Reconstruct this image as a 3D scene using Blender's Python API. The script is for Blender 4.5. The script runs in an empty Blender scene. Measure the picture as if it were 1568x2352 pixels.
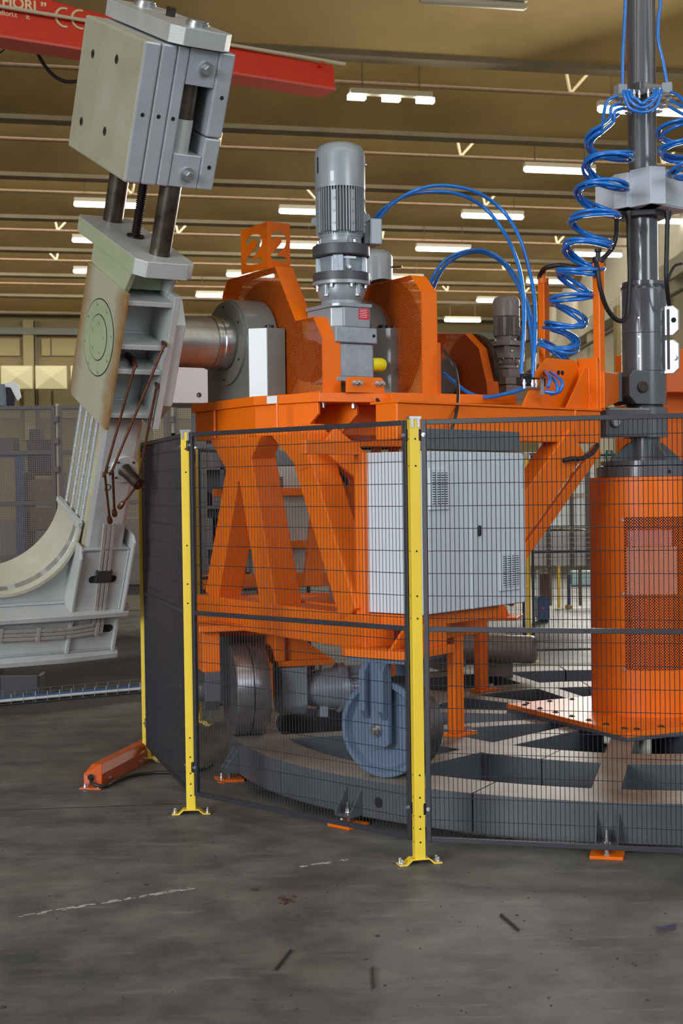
import bpy, bmesh, math, random
from mathutils import Vector as V, Matrix
random.seed(7)
scene = bpy.context.scene
COL = scene.collection
PI = math.pi

# ------------------------------------------------------------------ camera
F_PX, CAM_H, ROLL = 3267.0, 1.68, math.radians(0.8)
PITCH = 52.0 / F_PX
cam_data = bpy.data.cameras.new('camera')
cam_data.sensor_fit = 'VERTICAL'; cam_data.sensor_height = 36.0; cam_data.sensor_width = 24.0
cam_data.lens = 36.0 * F_PX / 2352.0
cam_data.clip_end = 300
cam_data.dof.use_dof = True; cam_data.dof.focus_distance = 7.6; cam_data.dof.aperture_fstop = 5.6
camera = bpy.data.objects.new('camera', cam_data); COL.objects.link(camera)
fwd = V((0, math.cos(PITCH), -math.sin(PITCH))); up0 = V((0, math.sin(PITCH), math.cos(PITCH))); rt0 = V((1, 0, 0))
# the picture is turned counter-clockwise by ROLL: the camera itself is turned clockwise
right = rt0 * math.cos(ROLL) + up0 * (-math.sin(ROLL)); up = rt0 * math.sin(ROLL) + up0 * math.cos(ROLL)
M = Matrix((right, up, -fwd)).transposed().to_4x4(); M.translation = V((0, 0, CAM_H))
camera.matrix_world = M
scene.camera = camera

def ray(x, y):
    u = x - 784.0; v = 1176.0 - y
    u2 = u * math.cos(ROLL) + v * math.sin(ROLL); v2 = -u * math.sin(ROLL) + v * math.cos(ROLL)
    d = V((u2, F_PX * math.cos(PITCH) + v2 * math.sin(PITCH), -F_PX * math.sin(PITCH) + v2 * math.cos(PITCH)))
    return d / d.y
CAMP = V((0, 0, CAM_H))
def at(x, y, Y): return CAMP + ray(x, y) * Y
def onz(x, y, z):
    r = ray(x, y); return CAMP + r * ((z - CAM_H) / r.z)
def onpl(x, y, p, n):
    r = ray(x, y); return CAMP + r * ((p - CAMP).dot(n) / r.dot(n))

# ------------------------------------------------------------------ world, lights, exposure
world = bpy.data.worlds.new('world'); scene.world = world; world.use_nodes = True
bg = world.node_tree.nodes['Background']; bg.inputs[0].default_value = (0.80, 0.90, 1.0, 1); bg.inputs[1].default_value = 0.36
def area(name, loc, target, sx, sy, power, col, spread=180):
    l = bpy.data.lights.new(name, 'AREA'); l.shape = 'RECTANGLE'; l.size = sx; l.size_y = sy; l.energy = power; l.color = col; l.spread = math.radians(spread)
    o = bpy.data.objects.new(name, l); COL.objects.link(o); o.location = loc
    o.rotation_euler = (V(target) - V(loc)).to_track_quat('-Z', 'Y').to_euler()
    return o
area('daylight_from_gate', (-9, -5, 4.0), (0, 8, -2.0), 6, 4.5, 400, (0.90, 0.95, 1.0), 80)
area('daylight_from_side_windows', (7.4, -2, 5.5), (0.5, 8, -1.0), 4, 4, 130, (0.80, 0.90, 1.0), 90)
area('daylight_from_rear_gate', (6.5, 24, 5.0), (4.0, 15, 0), 6, 4, 1500, (1.0, 0.97, 0.9))
for i in range(13):      # shed roof glazing above every lip of the roof slabs
    d = 21.8 + 4.75 * (i - 5) + .30
    area('skylight', (-.225 * d - 8 * .974, .974 * d - 8 * .225, 9.18), (-.225 * (d + 4) - 8 * .974, .974 * (d + 4) - 8 * .225, 8.2), 60, .9, (600, 700, 600, 200, 90, 650, 1050, 1400, 1800, 2100, 2000, 1100, 350)[i], (1.0, 0.95, 0.86))
scene.view_settings.view_transform = 'Standard'; scene.view_settings.look = 'None'
scene.view_settings.gamma = 1.0; scene.view_settings.use_curve_mapping = False
scene.view_settings.exposure = 0.02
scene.cycles.use_denoising = True
scene.cycles.max_bounces = 6; scene.cycles.diffuse_bounces = 3; scene.cycles.glossy_bounces = 3; scene.cycles.transparent_max_bounces = 16
scene.cycles.use_adaptive_sampling = True; scene.cycles.adaptive_threshold = 0.06; scene.cycles.adaptive_min_samples = 20
scene.cycles.sample_clamp_indirect = 6.0

# ------------------------------------------------------------------ materials
def lin(c):
    c /= 255.0
    return c / 12.92 if c <= 0.04045 else ((c + 0.055) / 1.055) ** 2.4
def rgb(r, g, b): return (lin(r), lin(g), lin(b), 1)
MATS = {}
def mat(name, col, rough=0.5, metal=0.0, var=None, scale=6.0, amount=0.35, bump=0.0, bscale=60.0, emit=0.0, coat=0.0, spec=None):
    if name in MATS: return MATS[name]
    m = bpy.data.materials.new(name); m.use_nodes = True; nt = m.node_tree; N = nt.nodes; L = nt.links
    b = N['Principled BSDF']; b.inputs['Base Color'].default_value = col; b.inputs['Roughness'].default_value = rough
    b.inputs['Metallic'].default_value = metal
    if coat: b.inputs['Coat Weight'].default_value = coat; b.inputs['Coat Roughness'].default_value = 0.12
    if spec is not None: b.inputs['Specular IOR Level'].default_value = spec
    tc = None
    if var or bump:
        tc = N.new('ShaderNodeTexCoord')
    if var:
        n = N.new('ShaderNodeTexNoise'); n.inputs['Scale'].default_value = scale; n.inputs['Detail'].default_value = 6; n.inputs['Roughness'].default_value = 0.62
        L.new(tc.outputs['Object'], n.inputs['Vector'])
        cr = N.new('ShaderNodeValToRGB'); cr.color_ramp.elements[0].position = 0.5 - amount / 2; cr.color_ramp.elements[1].position = 0.5 + amount / 2
        cr.color_ramp.elements[0].color = col; cr.color_ramp.elements[1].color = var
        L.new(n.outputs['Fac'], cr.inputs['Fac']); L.new(cr.outputs['Color'], b.inputs['Base Color'])
    if bump:
        n2 = N.new('ShaderNodeTexNoise'); n2.inputs['Scale'].default_value = bscale; n2.inputs['Detail'].default_value = 4
        L.new(tc.outputs['Object'], n2.inputs['Vector'])
        bp = N.new('ShaderNodeBump'); bp.inputs['Strength'].default_value = bump; bp.inputs['Distance'].default_value = 0.01
        L.new(n2.outputs['Fac'], bp.inputs['Height']); L.new(bp.outputs['Normal'], b.inputs['Normal'])
    if emit:
        b.inputs['Emission Color'].default_value = col; b.inputs['Emission Strength'].default_value = emit
    MATS[name] = m
    return m

ORANGE = mat('orange_paint', rgb(238, 112, 2), 0.40, 0, rgb(228, 104, 2), 3.0, 0.6, 0.03, 90, spec=0.4)
ORANGE_BOX = mat('orange_duct_paint', rgb(206, 90, 22), 0.42, 0, rgb(180, 74, 20), 5.0, 0.6)
YELLOW = mat('yellow_post_paint', rgb(232, 200, 56), 0.42, 0, rgb(222, 188, 50), 4, 0.6, coat=0.15)
YELLOW_CAP = mat('yellow_plastic', rgb(226, 214, 30), 0.4)
DKGREY = mat('dark_grey_paint', rgb(94, 95, 98), 0.22, 0.1, rgb(86, 87, 91), 4, 0.6, coat=0.5)
BLUEGREY = mat('blue_grey_paint', rgb(98, 116, 140), 0.42, 0, rgb(86, 102, 124), 6, 0.6, coat=0.15)
MOTOR = mat('motor_grey_paint', rgb(148, 154, 158), 0.34, 0.1, rgb(134, 140, 146), 8, 0.6, 0.03, 80, coat=0.2)
MOTOR_D = mat('motor_shaded_paint', rgb(136, 126, 120), 0.42, 0, rgb(120, 110, 104), 8, 0.6, coat=0.1)  # motor grey with warm brown shade put into the colour
CAST = mat('cast_grey_metal', rgb(166, 174, 184), 0.42, 0.4, rgb(136, 142, 152), 14, 0.6, 0.15, 60)
BLOCKG = mat('bearing_block_grey', rgb(112, 112, 106), 0.26, 0, rgb(104, 104, 100), 4, 0.6, coat=0.4)
RINGG = mat('flange_dark_ring', rgb(66, 67, 70), 0.45)
GALV = mat('galvanised_paint', rgb(192, 194, 190), 0.40, 0.2, rgb(166, 169, 168), 5, 0.7, 0.1, 150)
GALV_G = mat('green_tinted_zinc', rgb(182, 184, 160), 0.45, 0.15, rgb(148, 164, 124), 3.2, 0.6, 0.25, 220)  # zinc tone mottled towards green, for cover, neck and top plate ends
GALV_R = mat('stained_zinc', rgb(182, 180, 160), 0.45, 0.15, rgb(158, 156, 132), 3.0, 0.5, 0.2, 200)
STEEL = mat('machined_steel', rgb(190, 190, 188), 0.26, 0.95, rgb(160, 158, 156), 20, 0.6)
STEEL_D = mat('dark_oiled_steel', rgb(92, 84, 78), 0.4, 0.8, rgb(58, 44, 36), 9, 0.5, 0.1, 120)
SCREW_M = mat('black_oxide_screw', rgb(50, 44, 42), 0.4, 0.7)
COPPER = mat('copper_brown_pipe', rgb(120, 78, 54), 0.45, 0.7, rgb(84, 52, 36), 30, 0.5)
ZINC = mat('zinc_bolt', rgb(200, 202, 204), 0.28, 0.9)
BLACK = mat('black_plastic', rgb(24, 24, 27), 0.45)
HOLE = mat('dark_hole', rgb(14, 12, 12), 0.8)
RUBBER = mat('black_rubber_hose', rgb(28, 28, 30), 0.5)
HOSE = mat('blue_hose', rgb(16, 120, 214), 0.22, 0, rgb(20, 106, 192), 6, 0.6, coat=0.6)
FENCE_D = mat('black_fence_coating', rgb(40, 40, 45), 0.42, 0, rgb(48, 48, 54), 4, 0.6)
CABINET = mat('light_grey_cabinet_coating', rgb(212, 219, 228), 0.48, 0, rgb(206, 213, 222), 3, 0.6)
CAB_D = mat('grey_zinc_sheet', rgb(112, 120, 124), 0.5, 0.3, rgb(96, 104, 108), 30, 0.5)
CAB_BACK = mat('far_cabinet_grey', rgb(176, 172, 164), 0.5)
BOX_WHITE = mat('white_grey_junction_box', rgb(196, 202, 210), 0.45)
ALU = mat('bare_aluminium_plate', rgb(214, 216, 220), 0.3, 0.75, rgb(196, 198, 202), 40, 0.6)
RAIL = mat('ring_side_paint', rgb(86, 90, 96), 0.4, 0, rgb(72, 74, 78), 3, 0.6, coat=0.2)
RAILTOP = mat('dusty_ring_top', rgb(144, 137, 125), 0.5, 0, rgb(112, 100, 88), 5, 0.5, 0.05, 60)
RED = mat('red_crane_paint', rgb(208, 46, 0), 0.45, 0, rgb(192, 38, 0), 2, 0.6, spec=0.3)
WHITE_P = mat('white_print', rgb(222, 202, 158), 0.5)
PINK = mat('pink_primer_block', rgb(200, 188, 186), 0.5)
REDLABEL = mat('red_label', rgb(196, 30, 46), 0.45)
YLABEL = mat('yellow_label', rgb(205, 160, 30), 0.5)
PAPER = mat('white_label', rgb(225, 228, 232), 0.5)
WOOD = mat('brown_pallet_wood', rgb(122, 88, 62), 0.7, 0, rgb(98, 68, 46), 12, 0.6)
CARD = mat('cardboard', rgb(168, 128, 88), 0.75, 0, rgb(150, 110, 74), 8, 0.6)
BLUEP = mat('blue_rack_paint', rgb(52, 92, 146), 0.5)
BROWN_F = mat('brown_perforated_coating', rgb(84, 78, 77), 0.5, 0, rgb(84, 76, 74), 6, 0.6)
CLOTH = mat('white_cloth', rgb(225, 228, 232), 0.85)
CLOTH_D = mat('dark_cloth', rgb(34, 36, 46), 0.85)
DUST = mat('dark_debris', rgb(44, 40, 38), 0.8)
RUSTD = mat('rust_debris', rgb(66, 40, 26), 0.9)
TUBE_ON = mat('lit_tube', (1.0, 0.98, 0.92, 1), 0.4, emit=9.0)
TUBE_OFF = mat('unlit_tube_housing', rgb(196, 186, 160), 0.5)
PIPE = mat('old_conduit', rgb(112, 92, 66), 0.6, 0, rgb(92, 68, 46), 12, 0.6)

def perforated(name, col, pitch, hole, rough=0.42, square=False, axes=None):
    """sheet with round (staggered) or square holes; axes = two world vectors spanning the sheet"""
    if name in MATS: return MATS[name]
    m = bpy.data.materials.new(name); m.use_nodes = True; nt = m.node_tree; N = nt.nodes; L = nt.links
    b = N['Principled BSDF']; b.inputs['Base Color'].default_value = col; b.inputs['Roughness'].default_value = rough
    g = N.new('ShaderNodeNewGeometry')
    def math_(op, a, bb=None):
        n = N.new('ShaderNodeMath'); n.operation = op
        for i, s in enumerate((a, bb)):
            if s is None: continue
            if isinstance(s, (int, float)): n.inputs[i].default_value = s
            else: L.new(s, n.inputs[i])
        return n.outputs[0]
    def dot(vec):
        n = N.new('ShaderNodeVectorMath'); n.operation = 'DOT_PRODUCT'; n.inputs[1].default_value = vec
        L.new(g.outputs['Position'], n.inputs[0]); return n.outputs['Value']
    u = math_('DIVIDE', dot(axes[0]), pitch); w = math_('DIVIDE', dot(axes[1]), pitch)
    def cell(uo, vo):
        a = math_('SUBTRACT', math_('FRACT', math_('ADD', u, uo)), 0.5); c = math_('SUBTRACT', math_('FRACT', math_('ADD', w, vo)), 0.5)
        if square: return math_('MAXIMUM', math_('ABSOLUTE', a), math_('ABSOLUTE', c))
        return math_('SQRT', math_('ADD', math_('MULTIPLY', a, a), math_('MULTIPLY', c, c)))
    d = cell(100.0, 100.0)
    if not square: d = math_('MINIMUM', d, cell(100.5, 100.5))
    solid = math_('GREATER_THAN', d, hole)
    tr = N.new('ShaderNodeBsdfTransparent'); mx = N.new('ShaderNodeMixShader')
    L.new(solid, mx.inputs[0]); L.new(tr.outputs[0], mx.inputs[1]); L.new(b.outputs[0], mx.inputs[2])
    L.new(mx.outputs[0], N['Material Output'].inputs['Surface'])
    MATS[name] = m
    return m

# ------------------------------------------------------------------ mesh builder
class MB:
    def __init__(s): s.v = []; s.f = []
    def add(s, vs, fs):
        o = len(s.v); s.v += [V(p) for p in vs]; s.f += [[i + o for i in f] for f in fs]; return s
    def hexa(s, p):   # 8 corners: bottom 0-3, top 4-7
        return s.add(p, [(0, 3, 2, 1), (4, 5, 6, 7), (0, 1, 5, 4), (1, 2, 6, 5), (2, 3, 7, 6), (3, 0, 4, 7)])
    def box(s, o, a, b, c):  # corner o and three edge vectors
        o = V(o); a = V(a); b = V(b); c = V(c)
        return s.hexa([o, o + a, o + a + b, o + b, o + c, o + a + c, o + a + b + c, o + b + c])
    def prism(s, pts, vec):
        pts = [V(p) for p in pts]; n = len(pts); vec = V(vec)
        return s.add(pts + [p + vec for p in pts], [list(range(n))[::-1], [n + i for i in range(n)]] + [[i, (i + 1) % n, n + (i + 1) % n, n + i] for i in range(n)])
    def lathe(s, p, ax, prof, n=32, cap=True, a0=0.0):
        p = V(p); ax = V(ax).normalized(); x = ax.orthogonal().normalized(); y = ax.cross(x)
        vs = []; fs = []
        for h, r in prof:
            for i in range(n):
                a = a0 + 2 * PI * i / n; vs.append(p + ax * h + (x * math.cos(a) + y * math.sin(a)) * max(r, 1e-5))
        for k in range(len(prof) - 1):
            for i in range(n): fs.append([k * n + i, k * n + (i + 1) % n, (k + 1) * n + (i + 1) % n, (k + 1) * n + i])
        if cap: fs.append(list(range(n))[::-1]); fs.append([(len(prof) - 1) * n + i for i in range(n)])
        return s.add(vs, fs)
    def cyl(s, p0, p1, r, n=24, r2=None):
        p0 = V(p0); p1 = V(p1); d = p1 - p0
        return s.lathe(p0, d, [(0, r), (d.length, r if r2 is None else r2)], n)
    def hexbolt(s, p, ax, r, h):
        ax = V(ax).normalized()
        s.lathe(p, ax, [(0, r * 1.5), (h * .22, r * 1.5)], 16); return s.lathe(V(p) + ax * h * .22, ax, [(0, r), (h * .7, r), (h * .78, r * .85)], 6)
    def tube(s, pts, r, n=8, closed=False):
        pts = [V(p) for p in pts]; m = len(pts); vs = []; fs = []
        t0 = (pts[1] - pts[0]).normalized(); x = t0.orthogonal().normalized()
        for i, p in enumerate(pts):
            t = (pts[min(i + 1, m - 1)] - pts[max(i - 1, 0)]).normalized()
            x = (x - t * x.dot(t)).normalized(); y = t.cross(x)
            for k in range(n):
                a = 2 * PI * k / n; vs.append(p + (x * math.cos(a) + y * math.sin(a)) * r)
        for i in range(m - 1):
            for k in range(n): fs.append([i * n + k, i * n + (k + 1) % n, (i + 1) * n + (k + 1) % n, (i + 1) * n + k])
        fs.append(list(range(n))[::-1]); fs.append([(m - 1) * n + k for k in range(n)])
        return s.add(vs, fs)
    def beam(s, p0, p1, w, wv, h, hv):  # bar from p0 to p1, section w along wv, h along hv (centred)
        p0 = V(p0); p1 = V(p1); a = V(wv) * (w / 2); b = V(hv) * (h / 2)
        return s.hexa([p0 - a - b, p0 + a - b, p0 + a + b, p0 - a + b, p1 - a - b, p1 + a - b, p1 + a + b, p1 - a + b])
    def build(s, name, m, parent=None, smooth=None, bevel=0.0, label=None, kind=None, fix=True, merge=False):
        me = bpy.data.meshes.new(name); me.from_pydata(s.v, [], s.f)
        if fix:
            bm = bmesh.new(); bm.from_mesh(me)
            if merge: bmesh.ops.remove_doubles(bm, verts=bm.verts, dist=1e-4)
            bmesh.ops.recalc_face_normals(bm, faces=bm.faces); bm.to_mesh(me); bm.free()
        for mm in (m if isinstance(m, (list, tuple)) else [m]): me.materials.append(mm)
        if smooth:
            me.polygons.foreach_set('use_smooth', [True] * len(me.polygons)); me.set_sharp_from_angle(angle=math.radians(smooth))
        o = bpy.data.objects.new(name, me); COL.objects.link(o)
        if parent is not None: o.parent = parent; o.matrix_parent_inverse = parent.matrix_basis.inverted()
        if bevel:
            b = o.modifiers.new('bevel', 'BEVEL'); b.width = bevel; b.segments = 2; b.limit_method = 'ANGLE'; b.angle_limit = math.radians(40); b.harden_normals = False
        if label: o['label'] = label
        if kind: o['kind'] = kind
        return o

def thing(name, loc, label, cat, group=None):
    o = bpy.data.objects.new(name, None); COL.objects.link(o); o.location = V(loc); o.empty_display_size = 0.1
    o['label'] = label; o['category'] = cat
    if group: o['group'] = group
    return o
def tag(o, label, cat, group=None):
    o['label'] = label; o['category'] = cat
    if group: o['group'] = group
    return o
def struct(o): o['kind'] = 'structure'; return o
def spline(pts, k=10):
    pts = [V(p) for p in pts]; P = [pts[0] * 2 - pts[1]] + pts + [pts[-1] * 2 - pts[-2]]; out = []
    for i in range(1, len(P) - 2):
        for j in range(k):
            t = j / k; a, b, c, d = P[i - 1], P[i], P[i + 1], P[i + 2]
            out.append(0.5 * ((2 * b) + (c - a) * t + (2 * a - 5 * b + 4 * c - d) * t * t + (3 * b - a - 3 * c + d) * t ** 3))
    return out + [pts[-1]]
def sheet(name, outer, holes, o, ux, uy, thick, m, parent=None, label=None, bevel=0.0):
    """flat plate with cut-outs: 2D outlines filled and extruded, placed in frame (o, ux, uy)"""
    cu = bpy.data.curves.new(name, 'CURVE'); cu.dimensions = '2D'; cu.fill_mode = 'BOTH'; cu.extrude = thick / 2
    for ring in [outer] + list(holes):
        sp = cu.splines.new('POLY'); sp.points.add(len(ring) - 1); sp.use_cyclic_u = True
        for p, q in zip(sp.points, ring): p.co = (q[0], q[1], 0, 1)
    tmp = bpy.data.objects.new('tmp', cu); COL.objects.link(tmp)
    dg = bpy.context.evaluated_depsgraph_get(); me = bpy.data.meshes.new_from_object(tmp.evaluated_get(dg))
    bpy.data.objects.remove(tmp); bpy.data.curves.remove(cu)
    ux = V(ux).normalized(); uy = V(uy).normalized(); n = ux.cross(uy)
    mm = Matrix((ux, uy, n)).transposed().to_4x4(); mm.translation = V(o); me.transform(mm)
    me.materials.clear(); me.materials.append(m); me.name = name
    ob = bpy.data.objects.new(name, me); COL.objects.link(ob)
    if parent is not None: ob.parent = parent; ob.matrix_parent_inverse = parent.matrix_basis.inverted()
    if bevel:
        b = ob.modifiers.new('bevel', 'BEVEL'); b.width = bevel; b.segments = 1; b.limit_method = 'ANGLE'
    if label: ob['label'] = label
    return ob
def circ(cx, cy, r, n=16): return [(cx + r * math.cos(2 * PI * i / n), cy + r * math.sin(2 * PI * i / n)) for i in range(n)]
def rrect(x0, y0, x1, y1, r, n=5):
    out = []
    for cx, cy, a0 in ((x1 - r, y0 + r, -90), (x1 - r, y1 - r, 0), (x0 + r, y1 - r, 90), (x0 + r, y0 + r, 180)):
        for i in range(n + 1): a = math.radians(a0 + 90 * i / n); out.append((cx + r * math.cos(a), cy + r * math.sin(a)))
    return out
def letters(body, o, ux, uy, size, m, name='lettering', parent=None, extrude=0.002, bold=0.0):
    cu = bpy.data.curves.new(name, 'FONT'); cu.body = body; cu.size = size; cu.extrude = extrude; cu.offset = bold; cu.materials.append(m)
    tmp = bpy.data.objects.new('tmp', cu); COL.objects.link(tmp)
    dg = bpy.context.evaluated_depsgraph_get(); me = bpy.data.meshes.new_from_object(tmp.evaluated_get(dg)); bpy.data.objects.remove(tmp)
    ux = V(ux).normalized(); uy = V(uy).normalized(); n = ux.cross(uy)
    mm = Matrix((ux, uy, n)).transposed().to_4x4(); mm.translation = V(o); me.transform(mm)
    me.materials.clear(); me.materials.append(m)
    ob = bpy.data.objects.new(name, me); COL.objects.link(ob)
    if parent is not None: ob.parent = parent; ob.matrix_parent_inverse = parent.matrix_basis.inverted()
    return ob

ZZ = V((0, 0, 1))
# carriage frame: ee points outward (towards the yoke arm), tt along the end of the carriage towards the viewer
AE = math.radians(212); ee = V((math.cos(AE), math.sin(AE), 0)); tt = V((-math.sin(AE), math.cos(AE), 0))
E0 = V((.164, 7.10, 0))
def car(a, b, z): return E0 - ee * a - tt * b + ZZ * z
def cbox(mb, a0, a1, b0, b1, z0, z1): return mb.box(car(a0, b0, z0), -ee * (a1 - a0), -tt * (b1 - b0), ZZ * (z1 - z0))

# ================================================================== THE HALL
HX = V((.974, .225, 0)); HY = V((-.225, .974, 0))
def hall(x, y, z): return HX * x + HY * y + ZZ * z

def floor_material():
    m = bpy.data.materials.new('worn_concrete_floor'); m.use_nodes = True; nt = m.node_tree; N = nt.nodes; L = nt.links
    b = N['Principled BSDF']; g = N.new('ShaderNodeNewGeometry')
    def noise(scale, detail=6, rough=.6, stretch=None):
        n = N.new('ShaderNodeTexNoise'); n.inputs['Scale'].default_value = scale; n.inputs['Detail'].default_value = detail; n.inputs['Roughness'].default_value = rough
        if stretch:
            mp = N.new('ShaderNodeMapping'); mp.inputs['Scale'].default_value = stretch; mp.inputs['Rotation'].default_value = (0, 0, .5); L.new(g.outputs['Position'], mp.inputs[0]); L.new(mp.outputs[0], n.inputs['Vector'])
        else: L.new(g.outputs['Position'], n.inputs['Vector'])
        return n.outputs['Fac']
    def ramp(fac, *stops):
        r = N.new('ShaderNodeValToRGB'); e = r.color_ramp.elements
        while len(e) < len(stops): e.new(0.5)
        for el, (p, c) in zip(e, stops): el.position = p; el.color = c
        L.new(fac, r.inputs[0]); return r.outputs[0]
    def mix(a, bb, fac, mode='MIX'):
        x = N.new('ShaderNodeMix'); x.data_type = 'RGBA'; x.blend_type = mode
        L.new(fac, x.inputs[0]) if not isinstance(fac, float) else setattr(x.inputs[0], 'default_value', fac)
        L.new(a, x.inputs[6]); L.new(bb, x.inputs[7]); return x.outputs[2]
    base = ramp(noise(.45, 5), (.32, rgb(60, 61, 62)), (.5, rgb(89, 87, 84)), (.68, rgb(122, 117, 107)))
    mott = ramp(noise(3.2, 8, .68), (.38, rgb(53, 54, 54)), (.64, rgb(124, 120, 112)))
    c = mix(base, mott, .45)
    streak = ramp(noise(2.4, 5, .7, (1, 6, 1)), (.56, (0, 0, 0, 1)), (.74, (1, 1, 1, 1)))
    pale = ramp(noise(1.0, 2), (0, rgb(160, 154, 145)), (1, rgb(160, 154, 145)))
    c = mix(c, pale, streak_fac(N, L, streak, .35))
    spots = ramp(noise(11, 3, .6), (.70, (0, 0, 0, 1)), (.745, (1, 1, 1, 1)))
    dark = ramp(noise(1.0, 2), (0, rgb(46, 43, 40)), (1, rgb(46, 43, 40)))
    c = mix(c, dark, streak_fac(N, L, spots, .6))
    # shade and dark reflection in the left aisle, painted into the floor colour
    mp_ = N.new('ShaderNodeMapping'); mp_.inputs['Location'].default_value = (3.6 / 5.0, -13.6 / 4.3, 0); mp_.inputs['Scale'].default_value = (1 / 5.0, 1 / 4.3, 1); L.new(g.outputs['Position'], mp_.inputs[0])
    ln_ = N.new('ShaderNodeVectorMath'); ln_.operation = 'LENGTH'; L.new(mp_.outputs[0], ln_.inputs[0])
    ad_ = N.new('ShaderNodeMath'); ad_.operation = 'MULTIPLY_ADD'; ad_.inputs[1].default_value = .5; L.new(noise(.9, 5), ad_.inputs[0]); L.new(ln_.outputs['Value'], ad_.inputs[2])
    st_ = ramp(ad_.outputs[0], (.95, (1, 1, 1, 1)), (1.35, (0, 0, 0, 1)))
    aisle_shade = ramp(noise(1.3, 4), (.3, rgb(34, 35, 37)), (.7, rgb(52, 52, 54)))
    c = mix(c, aisle_shade, streak_fac(N, L, st_, .85))
    L.new(c, b.inputs['Base Color'])
    rr = ramp(noise(1.7, 5), (.3, (.50, .50, .50, 1)), (.7, (.68, .68, .68, 1))); L.new(rr, b.inputs['Roughness'])
    bp = N.new('ShaderNodeBump'); bp.inputs['Strength'].default_value = .10; bp.inputs['Distance'].default_value = .01
    L.new(noise(24, 6), bp.inputs['Height']); L.new(bp.outputs[0], b.inputs['Normal'])
    return m
def streak_fac(N, L, col, k):
    n = N.new('ShaderNodeMath'); n.operation = 'MULTIPLY'; n.inputs[1].default_value = k; L.new(col, n.inputs[0]); return n.outputs[0]
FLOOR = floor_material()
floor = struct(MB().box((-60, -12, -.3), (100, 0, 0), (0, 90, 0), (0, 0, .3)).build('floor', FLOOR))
JOINT = mat('floor_joint', rgb(46, 43, 40), .8)
m = MB()
for a, b in (((0, 1862), (430, 1846)),):
    p0 = onz(*a, .0); p1 = onz(*b, .0); d = (p1 - p0).normalized(); p0 = p0 - d * 4; w = V((-d.y, d.x, 0)) * .006
    m.prism([p0 - w, p1 - w, p1 + w, p0 + w], (0, 0, .0015))
m.build('floor_joint', JOINT, floor)

CONC = mat('ceiling_concrete', rgb(170, 144, 90), 0.85, 0, rgb(140, 116, 68), .55, 0.5, 0.1, 6)
CONC_LIP = mat('ceiling_lip_concrete', rgb(142, 130, 104), 0.8, 0, rgb(116, 104, 80), 1.2, 0.6)
WALLC = mat('yellowish_wall', rgb(112, 98, 64), 0.8, 0, rgb(102, 88, 54), .6, 0.6)
WALLP = mat('pale_wall', rgb(206, 200, 180), 0.8, 0, rgb(190, 184, 166), .5, 0.6)
LIPS = [21.8 + 4.75 * n for n in range(-5, 8)]
ceiling = bpy.data.objects.new('ceiling', None); COL.objects.link(ceiling); struct(ceiling)
ceiling['label'] = 'concrete shed roof of wide sloping slabs seen from below'
for L_ in LIPS:
    y0, y1 = L_ - 4.75 + .25, L_ + .15
    MB().prism([hall(-48, y0, 9.75), hall(-48, y1, 8.50), hall(-48, y1, 8.75), hall(-48, y0, 10.0)], HX * 74).build('roof_slab', CONC, ceiling)
    MB().prism([hall(-48, L_ - .06, 8.47), hall(-48, L_ + .2, 8.44), hall(-48, L_ + .2, 8.62), hall(-48, L_ - .06, 8.62)], HX * 74).build('lip_beam', CONC_LIP, ceiling)
for k, L_ in enumerate(LIPS[5:11]):
    z = 8.40
    MB().cyl(hall(-30, L_ + 1.15, z), hall(22, L_ + 1.15, z), .034, 8).build('conduit_pipe', PIPE, ceiling)
    rr = random.Random(k)
    x = -26 + rr.random() * 2
    while x < 20:
        s = rr.choice((-1, 1)); p = hall(x, L_ + 1.15, z)
        mm = MB(); mm.tube([p, p + HX * .12 * s + ZZ * .62], .028, 5); mm.tube([p, p - HX * .55 * s + ZZ * .60], .028, 5)
        mm.build('conduit_hanger', mat('pale_hanger', rgb(196, 176, 140), .6), ceiling)
        x += rr.uniform(2.2, 6.0)

# walls
wall_back = struct(MB().box(hall(-48, 55.6, -.05), HX * 74, HY * .3, ZZ * 10).build('wall_back', WALLC))
FRAME_G = mat('dark_green_grey_frame', rgb(92, 94, 82), .6)
PANEL_Y = mat('yellow_grey_wall_panel', rgb(128, 116, 80), .8)
def hpt(x, y, off=55.6): # point on the back wall plane from a picture point
    return onpl(x, y, hall(0, off, 0), HY)
def wallstrip(x0, y0, x1, y1, depth, m_, nm, off=55.6):
    a, b = hpt(x0, y0, off), hpt(x1, y1, off); ax, bx = a.dot(HX), b.dot(HX); z0, z1 = min(a.z, b.z), max(a.z, b.z)
    return MB().box(hall(ax, off - depth, z0), HX * (bx - ax), HY * depth, ZZ * (z1 - z0)).build(nm, m_, wall_back)
wallstrip(-300, 702, 1500, 738, .5, mat('wall_head_beam', rgb(138, 120, 80), .8), 'head_beam')
for x in (52, 345, 640): wallstrip(x, 736, x + 29, 1010, .25, PANEL_Y, 'pilaster')
for x in (80, 373, 668): wallstrip(x, 736, x + 6, 1010, .3, FRAME_G, 'downpipe')
for y in (766,): wallstrip(-300, y, 1500, y + 5, .3, FRAME_G, 'wall_rail')
for x0, x1 in ((-60, 46), (95, 116), (118, 190), (200, 330), (380, 520), (530, 630)): wallstrip(x0, 778, x1, 818, .1, PANEL_Y, 'wall_panel')
for x0, x1 in ((-60, 46), (88, 118), (122, 330), (380, 640)): wallstrip(x0, 896, x1, 960, .1, PANEL_Y, 'wall_panel')
wall_right = struct(MB().box((8.2, 16, -.05), (.3, 0, 0), (0, 44, 0), (0, 0, 10)).build('wall_right', WALLP))
m = MB().box((7.7, 16, 6.45), (.5, 0, 0), (0, 44, 0), (0, 0, .45)); m.build('runway_beam', mat('pale_runway_beam', rgb(176, 172, 152), .7), wall_right)
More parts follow.
